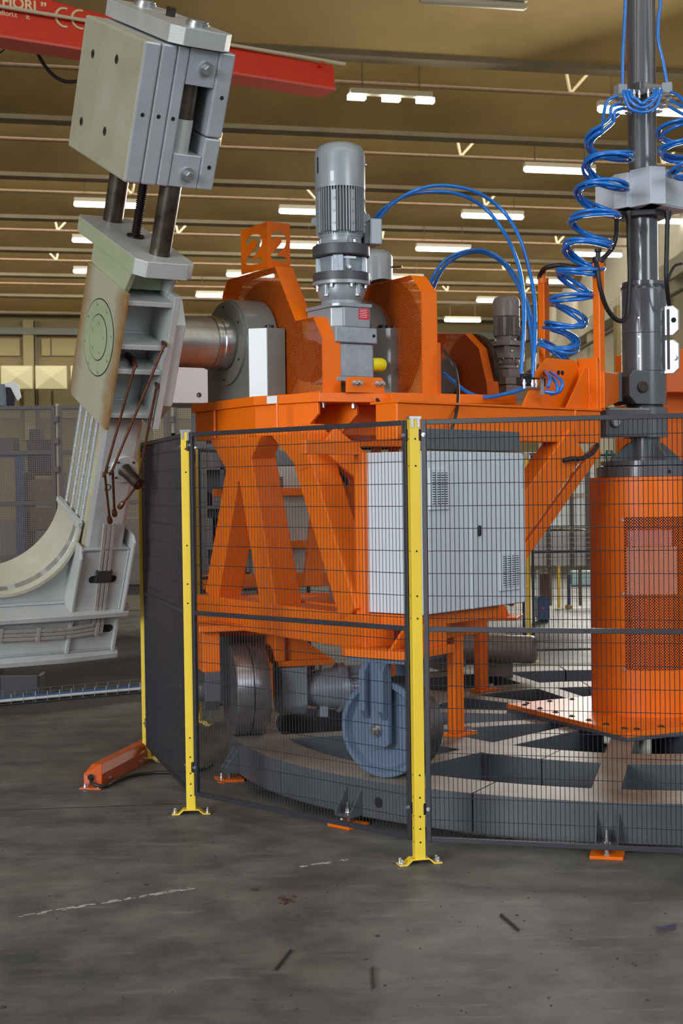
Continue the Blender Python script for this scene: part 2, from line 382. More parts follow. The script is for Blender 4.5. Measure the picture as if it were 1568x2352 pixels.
for y in (22, 27.5, 33, 38.5, 44): MB().box((7.75, y, 0), (.45, 0, 0), (0, .6, 0), (0, 0, 6.45)).build('wall_column', mat('wall_column_concrete', rgb(168, 158, 130), .8), wall_right)
MB().cyl((7.6, 16, 6.0), (7.6, 58, 6.0), .05, 8).build('wall_pipe', FRAME_G, wall_right)
wall_left = struct(MB().box((-30, 16, -.05), (.3, 0, 0), (0, 46, 0), (0, 0, 10)).build('wall_left', WALLC))

# X-creased sheet metal duct along the back wall
duct = thing('air_duct', hpt(60, 890, 53), 'pale yellow sheet metal air duct with crossed creases on the rear wall', 'duct')
DUCT = mat('pale_duct_sheet', rgb(160, 154, 118), .5, .1)
for x0 in (-170, -80, 0, 79, 160, 241, 322):
    a, b = hpt(x0 + 2, 840, 53), hpt(x0 + 75, 893, 53); ax, bx = a.dot(HX), b.dot(HX); z0, z1 = b.z, a.z
    P = [hall(ax, 53, z0), hall(bx, 53, z0), hall(bx, 53, z1), hall(ax, 53, z1)]; c = (P[0] + P[2]) / 2 - HY * .10
    back = [p + HY * .7 for p in P]
    MB().add(P + [c] + back, [(0, 1, 4), (1, 2, 4), (2, 3, 4), (3, 0, 4), (0, 5, 6, 1), (1, 6, 7, 2), (2, 7, 8, 3), (3, 8, 5, 0), (5, 8, 7, 6)]).build('duct_section', DUCT, duct)

# ceiling lights
def tube_light(cx, cy, length, label, on=True, z=7.95, kind='tube'):
    c = onz(cx, cy, z); o = thing('tube_light', c, label, 'ceiling light', 'lamps under the hall roof')
    a = c - HX * length / 2; b = c + HX * length / 2
    MB().box(a - HY * .07 + ZZ * .05, HX * length, HY * .14, ZZ * .09).build('lamp_housing', TUBE_OFF, o, bevel=.01)
    if kind == 'tube':
        MB().lathe(a, HX, [(0, .03), (.04, .055), (length - .04, .055), (length, .03)], 12).build('lamp_tube', TUBE_ON if on else TUBE_OFF, o, smooth=40)
    else:
        for s in (-.42, 0, .42):
            MB().box(c + HX * (s * length - .14) - HY * .06 - ZZ * .03, HX * .28, HY * .12, ZZ * .075).build('led_panel', TUBE_ON, o)
    hy_ = c.dot(HY); L0 = min(l for l in LIPS if l + .15 > hy_); zs_ = 8.5 + (L0 + .15 - hy_) / 4.65 * 1.25
    for s in (-.35, .35): MB().tube([c + HX * s * length + ZZ * .13, c + HX * s * length + ZZ * (zs_ - c.z + .05)], .010, 5).build('hanging_rod', PIPE, o)
    return o
LAMPS = [
 (250, 471, 1.5, 'lit tube lamp behind the threaded screw below the steel clamp block'),
 (716, 487, 1.5, 'lit tube lamp whose left half shows beside the tall grey motor fins'),
 (1285, 392, 1.5, 'lit tube lamp left of the blue coiled hoses, level with the grey junction boxes'),
 (1131, 497, 1.5, 'lit tube lamp crossed by the two tall blue hose arcs'),
 (1018, 573, 1.5, 'lit tube lamp just above the top of the smaller blue hose arcs'),
 (664, 565, 1.5, 'lit tube lamp showing through and beside the cut-out orange number sign'),
 (236, 553, 1.5, 'lit tube lamp half hidden by the pale top plate of the yoke arm'),
 (222, 624, 1.3, 'lit lamp end left of the yoke arm, below the other lamps there'),
 (500, 679, 1.4, 'small lit lamp just left of the orange perforated gear guard'),
 (575, 632, 1.4, 'lit lamp partly hidden behind the orange gear guard top'),
 (1140, 691, 1.4, 'lit tube lamp directly above the brown motor cowl'),
 (1062, 736, 1.4, 'lit tube lamp left of the brown motor, lowest of the row'),
 (1262, 647, 1.5, 'lit tube lamp behind the black hose on the shorter orange post'),
 (1372, 585, 1.4, 'lit tube lamp behind the tip of the taller orange post'),
 (1475, 256, 1.6, 'lit tube lamp passing behind the dark mast at the hose manifolds'),
 (1528, 508, 1.5, 'lit tube lamp right of the mast under the grey junction boxes'),
 (920, 640, 1.4, 'lit lamp seen above the rear orange gear guard')]
for cx, cy, ln, lb in LAMPS: tube_light(cx, cy, ln, lb)
tube_light(898, 228, 1.35, 'lamp with three lit panels hanging under a rusty conduit', kind='led', z=7.9)
tube_light(1087, 7, 1.45, 'unlit tube lamp at the very top of the picture', on=False, z=7.95)

# ================================================================== FENCE
PA, PB, PC = V((.326, 6.345, 0)), V((-.804, 7.392, 0)), V((-1.234, 8.845, 0))
PE, PD = V((1.83, 5.98, 0)), V((-1.05, 10.21, 0))
PD2, PF, PG, PH_ = V((-.25, 11.52, 0)), V((1.78, 13.63, 0)), V((3.30, 13.70, 0)), V((.28, 13.55, 0))
def fence_post(p, d, label, h=2.0, fine=True):
    """square yellow post; d = horizontal direction of the foot plate"""
    o = thing('fence_post', p, label, 'fence post', 'yellow fence posts'); d = V(d).normalized(); n = V((-d.y, d.x, 0)); w = .048 if fine else .04
    MB().box(p - d * w / 2 * 1.0 - n * w / 2 + ZZ * .02, d * w, n * w, ZZ * (h - .03)).build('post_tube', YELLOW, o, bevel=.003)
    # bridge-shaped foot plate
    pr = [(-.1, 0), (-.062, 0), (-.038, .022), (.038, .022), (.062, 0), (.1, 0), (.1, .006), (.066, .006), (.04, .028), (-.04, .028), (-.066, .006), (-.1, .006)]
    MB().prism([p + d * x + ZZ * z - n * .032 for x, z in pr], n * .064).build('foot_plate', YELLOW, o, bevel=.0015)
    for s in (-1, 1):
        for q in (-.016, .016):
            if fine: MB().hexbolt(p + d * .085 * s + n * q + ZZ * .006, ZZ, .0075, .022).build('anchor_bolt', ZINC, o)
    m = MB()
    m.box(p - d * w / 2 * 1.15 - n * w / 2 * 1.15 + ZZ * (h - .012), d * w * 1.15, n * w * 1.15, ZZ * .012)
    for s in (-1, 1): m.box(p + d * (s * w * .3 - .006) - n * w * .6 + ZZ * (h - .05), d * .012, n * w * 1.2, ZZ * .045)
    m.build('cap_clip', ZINC, o)
    if fine:
        for z in (.10, .16, .215, .30, .40, 1.1, 1.2, 1.4, 1.78, 1.9):
            for ax in (d, n):
                for s in (-1, 1):
                    c = p + ax * (s * (w / 2 + .0004)) + ZZ * z
                    MB().lathe(c - ax * s * .001, ax * s, [(0, .0045), (.0012, .0045)], 10).build('bolt_hole', HOLE, o)
    return o
def fence_panel(p, q, label, z0=.10, z1=1.985, wires=True, mm=FENCE_D, gap=.036):
    d = (q - p).normalized(); n = V((-d.y, d.x, 0)); a = p + d * gap; b = q - d * gap; L_ = (b - a).length; w = .022
    o = thing('mesh_fence_panel', a + d * L_ / 2, label, 'fence panel', 'black wire mesh fence panels')
    for nm, s, e_ in (('side_rail', a, None), ('side_rail', b - d * w, None)):
        MB().box(s - n * w / 2 + ZZ * z0, d * w, n * w, ZZ * (z1 - z0)).build(nm, mm, o, bevel=.002)
    zm = 1.04
    for nm, z in (('bottom_rail', z0), ('mid_rail', zm), ('top_rail', z1 - w)):
        MB().box(a + d * w - n * w / 2 + ZZ * z, d * (L_ - 2 * w), n * w, ZZ * w).build(nm, mm, o, bevel=.002)
    m = MB(); r = .0016; x = .02
    while x < L_ - .012:
        c = a + d * x; m.add([c + d * r, c + n * r, c - d * r, c - n * r] , [])
        k = len(m.v) - 4; t = [v + ZZ * (z1 - .01) for v in m.v[k:]]
        for i in range(4): m.v[k + i] = m.v[k + i] + ZZ * (z0 + .01)
        m.v += t; m.f += [[k + i, k + (i + 1) % 4, k + 4 + (i + 1) % 4, k + 4 + i] for i in range(4)]
        x += .0205
    z = z0 + .1
    while z < z1 - .03:
        c = a - n * .003 + ZZ * z; k = len(m.v); s4 = [ZZ * r, n * r, -ZZ * r, -n * r]
        m.v += [c + s for s in s4] + [c + d * L_ + s for s in s4]
        m.f += [[k + i, k + (i + 1) % 4, k + 4 + (i + 1) % 4, k + 4 + i] for i in range(4)]
        z += .1
    m.build('wire_mesh', mm, o, kind='stuff', fix=False)
    for z in (.22, z1 - .095):
        for s, base in ((-1, a), (1, b)):
            MB().box(base + d * (s * .026) - d * .022 - n * .014 + ZZ * z, d * .044, n * .028, ZZ * .055).build('panel_clip', BLACK, o, bevel=.004)
            MB().hexbolt(base - d * s * .011 - n * .013 + ZZ * (z + .028), -n, .006, .012).build('clip_screw', ZINC, o)
    return o
fence_post(PA, (1, .25, 0), 'yellow fence post nearest the viewer, in front of the grey control cabinet')
fence_post(PB, (1, .05, 0), 'yellow fence post in front of the carriage legs, between two mesh panels')
fence_post(PC, (1, 0, 0), 'yellow fence post at the end of the orange floor duct')
fence_post(PD, (1, -.3, 0), 'yellow fence post behind the dark steel drive wheel', fine=False)
fence_post(PF, (1, 0, 0), 'yellow fence post far behind the lower right corner of the cabinet', fine=False)
fence_post(V((2.95, 19.4, 0)), (1, 0, 0), 'farthest yellow fence post, beside the blue trolley on the bright floor', fine=False)
fence_post(PE, (1, .1, 0), 'yellow fence post ending the wide mesh panel beyond the right picture edge')
fence_panel(PA, PE, 'wide mesh fence panel in front of the orange drum')
fence_panel(PB, PA, 'mesh fence panel in front of the orange carriage frame and wheels')
fence_panel(PC, PB, 'mesh fence panel seen edge-on, looking solid black, beside the yoke arm')
fence_panel(PD, PC, 'mesh fence panel behind the carriage, receding from the duct post')
fence_panel(PD2, PD, 'mesh fence panel at the rear of the carriage beyond its legs')
fence_panel(PF, PH_, 'rear mesh fence panel behind the carriage cabinet')
fence_panel(PF, PG, 'rear mesh fence panel between cabinet and orange drum')

# ================================================================== RING TRACK
RC = V((1.8, 8.92, 0))
def rp(r, ang, z=0): a = math.radians(ang); return RC + V((math.cos(a), math.sin(a), 0)) * r + ZZ * z
ring = thing('ring_track', RC, 'round dark grey steel base frame with dusty top and spokes, under the carriage', 'base frame')
ZT, ZB = .235, .045
def arc_seg(r0, r1, a0, a1, n, z0, z1):
    m = MB(); A = [a0 + (a1 - a0) * i / n for i in range(n + 1)]
    vs = []
    for a in A: vs += [rp(r0, a, z0), rp(r1, a, z0), rp(r1, a, z1), rp(r0, a, z1)]
    fs = [[4 * i + j, 4 * i + (j + 1) % 4, 4 * i + 4 + (j + 1) % 4, 4 * i + 4 + j] for i in range(n) for j in range(4)] + [[0, 1, 2, 3], [4 * n + 3, 4 * n + 2, 4 * n + 1, 4 * n]]
    return m.add(vs, fs)
def two_tone(o, zt):
    me = o.data; me.materials.append(RAILTOP)
    for p in me.polygons:
        if p.normal.z > .9: p.material_index = 1
for k in range(12):
    a0 = 181.5 + 30 * k
    for r0, r1, nm in ((2.23, 2.52, 'rail_segment'), (1.30, 1.59, 'inner_ring_segment')):
        o = arc_seg(r0, r1, a0 + .1, a0 + 29.9, 8, ZB, ZT).build(nm, RAIL, ring, bevel=.004); two_tone(o, ZT)
    a = 195.5 + 30 * k; d = (rp(1, a) - rp(0, a)).normalized(); n = V((-d.y, d.x, 0))
    for r0, r1 in ((.4, 1.305), (1.585, 2.235)):
        o = MB().box(rp(r0, a, ZB) - n * .07, d * (r1 - r0), n * .14, ZZ * (ZT - ZB)).build('spoke', RAIL, ring, bevel=.004); two_tone(o, ZT)
# levelling brackets and orange floor pads
for k in range(12):
    a = 195.5 + 30.3 * k
    if 0 < (a % 360) < 150: continue
    d = (rp(1, a) - rp(0, a)).normalized(); n = V((-d.y, d.x, 0)); p = rp(2.52, a)
    m = MB()
    for s in (-1, 1): m.prism([p + n * (s * .05 - .004) + ZZ * .05, p + d * .085 + n * (s * .05 - .004) + ZZ * .05, p + d * .085 + n * (s * .05 - .004) + ZZ * .075, p + n * (s * .05 - .004) + ZZ * .19], n * .008)
    m.box(p - n * .05 + ZZ * .05, d * .085, n * .10, ZZ * .014)
    m.build('levelling_bracket', RAIL, ring, bevel=.002)
    MB().cyl(p + d * .045 + ZZ * .016, p + d * .045 + ZZ * .12, .011, 12).hexbolt(p + d * .045 + ZZ * .064, ZZ, .017, .025).build('levelling_bolt', STEEL, ring)
    if k > 2: continue
    pad = MB().box(p + d * -.03 - n * .075, d * .15, n * .15, ZZ * .016).build('floor_pad', ORANGE, None, bevel=.003)
    lab = {0: 'flat orange floor pad near the duct cable, left of the others', 1: 'flat orange floor pad on the floor just outside the middle mesh panel', 2: 'flat orange floor pad right of the nearest yellow post'}[k]
    tag(pad, lab, 'floor pad', 'orange pads under the ring frame')
    MB().hexbolt(p + d * .09 + ZZ * .016, ZZ, .010, .03).build('pad_bolt', ZINC, pad)
# dark access hole in the ring side
a = 229.5; d = (rp(1, a) - rp(0, a)).normalized()
MB().lathe(rp(2.519, a, .13), d, [(0, .026), (.003, .026)], 20).build('cable_hole', HOLE, ring)

# cable duct on the floor
p0 = onz(213, 1808, 0); p1 = onz(335, 1742, 0); d = (p1 - p0).normalized(); n = V((-d.y, d.x, 0)); L_ = 1.25
duc = thing('floor_cable_duct', p0, 'orange sheet steel cable duct lying on the floor up to the end post', 'cable duct')
pr = [(-.055, 0), (-.055, .075), (-.03, .12), (.03, .12), (.055, .075), (.055, 0)]
MB().prism([p0 + n * x + ZZ * z + d * (.07 if z > .1 else 0) for x, z in pr], d * L_).build('duct_body', ORANGE_BOX, duc, bevel=.004)
MB().prism([p0 - n * .075 - d * .07, p0 + n * .055 - d * .07, p0 + n * .055 + d * .02, p0 - n * .075 + d * .02], ZZ * .008).build('duct_foot', ORANGE_BOX, duc, bevel=.002)
MB().lathe(p0 - d * .001 + n * .01 + ZZ * .055, -d, [(0, .020), (.002, .020)], 16).build('cable_exit', HOLE, duc)
for s in (-.05, .03): MB().hexbolt(p0 - d * .035 + n * s + ZZ * .008, ZZ, .010, .02).build('duct_bolt', ZINC, duc)
for k in (.12, .62, .7): MB().hexbolt(p0 + d * k - n * .055 + ZZ * .03, -n, .009, .014).build('duct_bolt', ZINC, duc)
cab = [p0 - d * .0 + n * .01 + ZZ * .05, p0 - d * .05 - n * .02 + ZZ * .03, onz(240, 1806, .015), onz(262, 1795, .015), onz(300, 1782, .014), onz(350, 1775, .014), onz(400, 1774, .014), onz(450, 1770, .016), onz(480, 1762, .03), onz(492, 1754, .08)]
tag(MB().tube(spline(cab, 8), .010, 8).build('floor_cable', RUBBER, smooth=60), 'black cable running from the orange floor duct under the fence', 'cable')
# wire basket cable tray on the floor, far left
tr = thing('wire_cable_tray', onz(0, 1620, 0), 'bright wire basket tray with blue cables on the dark floor', 'cable tray')
q0 = onz(-60, 1628, 0); q1 = onz(420, 1584, 0); d = (q1 - q0).normalized(); n = V((-d.y, d.x, 0)); L_ = (q1 - q0).length
k = 0
while k * .1 < L_:
    c = q0 + d * k * .1
    MB().tube([c + ZZ * .09, c + ZZ * .012, c + n * .22 + ZZ * .012, c + n * .22 + ZZ * .09], .003, 5).build('tray_wire', ZINC, tr); k += 1
for x, z in ((0, .012), (0, .055), (0, .09), (.11, .012), (.22, .012), (.22, .09)): MB().tube([q0 + n * x + ZZ * z, q1 + n * x + ZZ * z], .0022, 5).build('tray_rail', CAB_D, tr)
for nm, x, r, c in (('blue', .06, .018, BLUEP), ('blue2', .12, .018, BLUEP), ('green', .17, .010, mat('green_cable', rgb(110, 120, 60), .5)), ('white', .03, .012, PAPER)):
    tag(MB().tube([q0 + n * x + ZZ * .035, q0 + d * L_ / 2 + n * (x + .02) + ZZ * .035, q1 + n * x + ZZ * .035], r, 8).build('tray_cable', c, smooth=60), {'blue': 'blue cable nearest the viewer in the wire floor tray', 'blue2': 'second blue cable, farther back in the wire floor tray', 'green': 'thin green cable lying in the wire floor tray', 'white': 'white cable lying in the wire floor tray'}[nm], 'cable', 'cables in the floor tray')

# ================================================================== YOKE ARM (big galvanised steel arm on the carriage shaft)
PHI = math.radians(24.5)
QQ = tt * math.cos(PHI) - ZZ * math.sin(PHI); RR = tt * math.sin(PHI) + ZZ * math.cos(PHI)
S0 = car(0, 1.577, 2.553)
def arm(k, q, r): return S0 + ee * k + QQ * q + RR * r
def abox(k0, k1, q0, q1, r0, r1, m=None):
    return (m or MB()).box(arm(k0, q0, r0), ee * (k1 - k0), QQ * (q1 - q0), RR * (r1 - r0))
def aq(x, y, q):   # (k, r) of a picture point on the plane q
    p = onpl(x, y, S0 + QQ * q, QQ) - S0; return p.dot(ee), p.dot(RR)
def rust_material(name, edge):
    m_ = bpy.data.materials.new(name); m_.use_nodes = True; N = m_.node_tree.nodes; L = m_.node_tree.links; b = N['Principled BSDF']; b.inputs['Roughness'].default_value = .45; b.inputs['Metallic'].default_value = .25
    g_ = N.new('ShaderNodeNewGeometry'); n_ = N.new('ShaderNodeTexNoise'); n_.inputs['Scale'].default_value = 7.0; n_.inputs['Detail'].default_value = 6
    def mt(op, a, c):
        x = N.new('ShaderNodeMath'); x.operation = op
        for i, s in enumerate((a, c)):
            if isinstance(s, (int, float)): x.inputs[i].default_value = s
            else: L.new(s, x.inputs[i])
        return x.outputs[0]
    if edge:
        L.new(g_.outputs['Position'], n_.inputs['Vector'])
        d_ = N.new('ShaderNodeVectorMath'); d_.operation = 'DOT_PRODUCT'; d_.inputs[1].default_value = tuple(QQ); L.new(g_.outputs['Position'], d_.inputs[0])
        q_ = mt('ABSOLUTE', mt('SUBTRACT', mt('SUBTRACT', d_.outputs['Value'], S0.dot(QQ)), -.012), 0.0)
        f_ = mt('ADD', mt('MULTIPLY', mt('SUBTRACT', q_, .165), 7.0), mt('MULTIPLY', mt('SUBTRACT', n_.outputs['Fac'], .5), 1.1))
    else:
        mp = N.new('ShaderNodeMapping'); mp.vector_type = 'POINT'
        cx = N.new('ShaderNodeCombineXYZ'); ds = []
        for vec, sc in ((QQ, 5.0), (RR, .5)):
            d_ = N.new('ShaderNodeVectorMath'); d_.operation = 'DOT_PRODUCT'; d_.inputs[1].default_value = tuple(vec * sc); L.new(g_.outputs['Position'], d_.inputs[0]); ds.append(d_.outputs['Value'])
        L.new(ds[0], cx.inputs[0]); L.new(ds[1], cx.inputs[1]); L.new(cx.outputs[0], n_.inputs['Vector']); n_.inputs['Scale'].default_value = 3.0
        f_ = mt('MULTIPLY', mt('SUBTRACT', n_.outputs['Fac'], .40), 3.0)
    r_ = N.new('ShaderNodeValToRGB'); e_ = r_.color_ramp.elements; e_[0].position = 0; e_[0].color = rgb(180, 178, 156); e_[1].position = 1; e_[1].color = rgb(146, 108, 58)
    L.new(f_, r_.inputs[0]); L.new(r_.outputs[0], b.inputs['Base Color'])
    n2 = N.new('ShaderNodeTexNoise'); n2.inputs['Scale'].default_value = 220; bp_ = N.new('ShaderNodeBump'); bp_.inputs['Strength'].default_value = .2; bp_.inputs['Distance'].default_value = .01; L.new(n2.outputs['Fac'], bp_.inputs['Height']); L.new(bp_.outputs[0], b.inputs['Normal'])
    return m_
RUSTY_EDGE = rust_material('zinc_plate_with_rusty_edges', True); RUSTY = rust_material('zinc_with_rust_streaks', False)
ARM = thing('yoke_arm', V((arm(.6, 0, -1.6).x, arm(.6, 0, -1.6).y, 0)), 'tall tilted galvanised steel yoke arm with clamp block on top, hanging on the carriage shaft', 'machine arm')
def ap(mb, name, m, **k): return mb.build(name, m, ARM, **k)
ap(MB().cyl(arm(-.02, 0, 0), arm(.42, 0, 0), .15, 48), 'shaft', mat('scuffed_shaft_steel', rgb(178, 176, 168), .36, .75, rgb(140, 132, 118), 7, .55, .05, 90), smooth=40)
ap(MB().lathe(arm(.015, 0, 0), ee, [(0, .150), (0, .158), (.055, .158), (.06, .153), (.075, .153), (.08, .158), (.1, .158), (.1, .150)], 48), 'shaft_collar', STEEL, smooth=40)
oct_ = [(-.27, -.30), (-.17, -.42), (.17, -.42), (.27, -.30), (.27, .18), (.17, .30), (-.17, .30), (-.27, .18)]
ap(MB().prism([arm(.41, q, r) for q, r in oct_], ee * .065), 'hub_flange', GALV, bevel=.006)
ap(abox(.475, .515, -.30, .287, -.44, .345), 'inner_side_plate', GALV, bevel=.004)
op = ap(MB().prism([arm(.78, q, r) for q, r in [(-.31, -.40), (-.27, -.447), (.285, -.447), (.285, .345), (-.31, .352)]], ee * .022), 'outer_side_plate', RUSTY_EDGE, bevel=.004)
ap(abox(.515, .78, -.26, .04, -.447, .345), 'web_box', GALV, bevel=.003)
for r in (.304, .054, -.089, -.35):
    ap(abox(.515, .78, .03, .272, r - .028, r), 'stiffener_rib', GALV, bevel=.003)
    m = MB()
    for s in (0, -.028): m.tube([arm(.52, .045, r + s), arm(.775, .045, r + s)], .007, 6)
    m.build('weld_bead', mat('weld_bead_zinc', rgb(196, 200, 202), .35, .6, rgb(170, 174, 178), 60, .5, .5, 200), ARM, smooth=60)
WELD = MATS['weld_bead_zinc']
# round cover on the outer plate
cv = MB().lathe(arm(.802, 0, 0), ee, [(0, .213), (.003, .213), (.003, .130)], 56, cap=False).lathe(arm(.802, 0, 0), ee, [(.005, .126), (.005, .0001)], 56, cap=False).build('round_cover', GALV_G, op, smooth=30)
MB().lathe(arm(.8025, 0, 0), ee, [(0, .219), (.001, .219), (.001, .212), (0, .212)], 56, cap=False).build('cover_groove', HOLE, op)
MB().lathe(arm(.8045, 0, 0), ee, [(0, .131), (.001, .131), (.001, .127), (0, .127)], 56, cap=False).build('cover_groove', HOLE, op)
for i in range(8):
    a = math.radians(22.5 + 45 * i); MB().lathe(arm(.805, .19 * math.cos(a), .19 * math.sin(a)), ee, [(0, .010), (.008, .010), (.008, .005), (.004, .005)], 12).build('cover_screw', GALV_G, op)
for i in range(5):
    a = math.radians(20 + 72 * i); MB().lathe(arm(.807, .085 * math.cos(a), .085 * math.sin(a)), ee, [(0, .009), (.007, .009), (.007, .005), (.003, .005)], 12).build('cover_screw', GALV_G, op)
# neck and top plate
ap(abox(.53, .775, -.30, .13, .33, .458), 'neck_box', GALV_G, bevel=.004)
for k0, k1 in ((.752, .785), (.505, .53)):
    ap(MB().prism([arm(k0, q, r) for q, r in [(-.31, .33), (.20, .33), (.27, .458), (-.31, .458)]], ee * (k1 - k0)), 'neck_gusset', GALV_G if k0 > .6 else GALV, bevel=.004)
def chamf(k0, k1, q0, q1, c): return [(k0 + c * .4, q0), (k1 - c * .4, q0), (k1, q0 + c), (k1, q1 - c), (k1 - c, q1), (k0 + c, q1), (k0, q1 - c), (k0, q0 + c)]
TPO = ap(MB().prism([arm(k, q, .455) for k, q in chamf(.44, .79, -.62, .345, .055)], RR * .09), 'top_plate', GALV, bevel=.004)
TPO.data.materials.append(GALV_G)
for p in TPO.data.polygons:
    if abs(p.normal.dot(ee)) > .9: p.material_index = 1
# guide columns and lead screw
COLM = mat('oily_column_steel', rgb(120, 112, 100), .33, .85, rgb(52, 40, 34), 5, .35)
for q in (.17, -.53): ap(MB().cyl(arm(.595, q, .42), arm(.595, q, 1.75), .058, 36), 'guide_column', COLM, smooth=40)
ap(MB().cyl(arm(.595, .17, 1.10), arm(.595, .17, 1.285), .0605, 36), 'column_sleeve', GALV, smooth=40)
prof = []; h = 0
while h < .42: prof += [(h, .022), (h + .004, .028), (h + .006, .028), (h + .010, .022)]; h += .0125
ap(MB().lathe(arm(.595, -.18, .545), RR, prof, 20), 'lead_screw', SCREW_M)
ap(MB().cyl(arm(.595, -.18, .545), arm(.595, -.18, .556), .05, 28), 'screw_washer', SCREW_M, smooth=40)
# clamp block
BLK = ap(abox(.805, .90, -.61, .25, .93, 1.65), 'clamp_block', GALV_R, bevel=.012)
BSTEEL = mat('milled_block_steel', rgb(190, 196, 202), .34, .35, rgb(170, 176, 182), 5, .6, .03, 60)
BLK.data.materials.append(BSTEEL)
for p in BLK.data.polygons:
    if p.normal.dot(QQ) > .9: p.material_index = 1
def bp(mb, name, m, **k): return mb.build(name, m, BLK, **k)
bp(abox(.716, .803, -.61, .25, .93, 1.65), 'block_slab', BSTEEL, bevel=.010)
bp(abox(.647, .714, -.61, .25, .932, 1.65), 'block_slab', BSTEEL, bevel=.010)
bp(abox(.480, .645, -.61, .245, 1.466, 1.652), 'block_jaw', BSTEEL, bevel=.005)
bp(abox(.480, .645, -.61, .245, .936, 1.11), 'block_jaw', BSTEEL, bevel=.005)
bp(abox(.480, .645, -.61, .02, 1.11, 1.466), 'block_core', STEEL_D)
bp(abox(.385, .478, -.61, .25, 1.216, 1.655), 'block_slab', BSTEEL, bevel=.010)
bp(abox(.385, .478, -.61, .25, .936, 1.211), 'block_slab', BSTEEL, bevel=.010)
for x, y in ((472, 159), (429, 401)):
    k, r = aq(x, y, .245); bp(MB().hexbolt(arm(k, .245, r), QQ, .026, .05), 'block_bolt', ZINC, smooth=30)
for x, y in ((327, 264), (364, 268), (397, 273), (509, 225), (480, 385)):
    k, r = aq(x, y, .25); bp(MB().lathe(arm(k, .2505, r), QQ, [(0, .011), (.001, .011)], 16), 'tapped_hole', HOLE)
for q, r in ((-.42, 1.47), (-.08, 1.50), (-.45, 1.10), (-.10, 1.12)):
    bp(MB().lathe(arm(.9005, q, r), ee, [(0, .024), (.002, .024), (.002, .013), (0, .013)], 20), 'cap_screw', STEEL); bp(MB().lathe(arm(.9005, q, r), ee, [(0, .013), (.001, .013)], 12), 'screw_socket', HOLE)
CAPP = ap(MB().prism([arm(k, q, 1.660) for k, q in chamf(.425, .775, -.70, .30, .06)], RR * .09), 'cap_plate', GALV, bevel=.003)
for q in (.17, -.53): MB().lathe(arm(.595, q, 1.75), RR, [(0, .062), (.022, .062), (.022, .055), (.032, .055), (.036, .05)], 32).build('column_nut', ZINC, CAPP, smooth=40)
MB().box(arm(.575, -.2, 1.75), ee * .04, QQ * .04, RR * .05).build('square_screw_end', STEEL_D, CAPP, bevel=.003)
# main beam
BEAM = ap(abox(.497, .755, -.24, .135, -1.70, -.43), 'beam_column', GALV, bevel=.035)
BEAM.data.materials.append(RUSTY)
for p in BEAM.data.polygons:
    if p.normal.dot(ee) > .9: p.material_index = 1
for q in (-.19, -.10, -.01, .07):
    ap(MB().tube([arm(.757, q, -.45), arm(.757, q - .01, -1.12)], .016, 10), 'weld_ridge', WELD, smooth=60)
# boss with spigot
ap(MB().lathe(arm(.585, .12, -.745), QQ, [(0, .085), (.03, .085), (.035, .08)], 36), 'boss', GALV, smooth=40)
SPG = ap(MB().lathe(arm(.585, .155, -.745), QQ * .9 - ee * .25 - RR * .2, [(0, .042), (.03, .036), (.15, .036), (.15, .02), (.16, .02)], 28), 'spigot', STEEL_D, smooth=40)
for i in range(4):
    a = math.radians(45 + 90 * i); ap(MB().lathe(arm(.585 + .068 * math.cos(a), .158, -.745 + .068 * math.sin(a)), QQ, [(0, .007), (.004, .007)], 12), 'boss_screw', STEEL_D)
MARK = mat('black_marker', rgb(40, 38, 36), .7)
for k, r in ((.690, -.775), (.685, -.885)): letters('D', arm(k, .1362, r), -ee, RR, .06, MARK, 'marker_letter', ARM, .0005)
# corner box at the foot of the beam
ap(abox(.475, .775, .06, .158, -1.665, -1.255), 'corner_front_plate', GALV, bevel=.004)
ap(MB().prism([arm(.770, q, r) for q, r in [(-.24, -1.665), (.175, -1.665), (.19, -1.30), (.15, -1.235), (-.24, -1.235)]], ee * .018), 'corner_side_plate', GALV, bevel=.004)
ap(MB().prism([arm(.452, q, r) for q, r in [(-.24, -1.665), (.20, -1.665), (.20, -1.20), (.16, -1.165), (-.24, -1.165)]], ee * .018), 'corner_side_plate', GALV, bevel=.004)
m = MB().tube([arm(.475, .162, -1.255), arm(.775, .162, -1.258)], .009, 6).tube([arm(.772, .165, -1.26), arm(.772, .165, -1.66)], .009, 6).tube([arm(.476, .162, -1.262), arm(.476, .162, -1.66)], .007, 6)
ap(m, 'weld_bead', WELD, smooth=60)
def obround(kc, rc, hl, rad, q, th):
    pts = []
    for i in range(20):
        a = 2 * PI * i / 20; pts.append(arm(kc + (hl if math.cos(a) >= 0 else -hl) + rad * math.cos(a), q, rc + rad * math.sin(a)))
    return MB().prism(pts, QQ * th)
ap(obround(.612, -1.455, .065, .024, .158, .001), 'slot', HOLE)
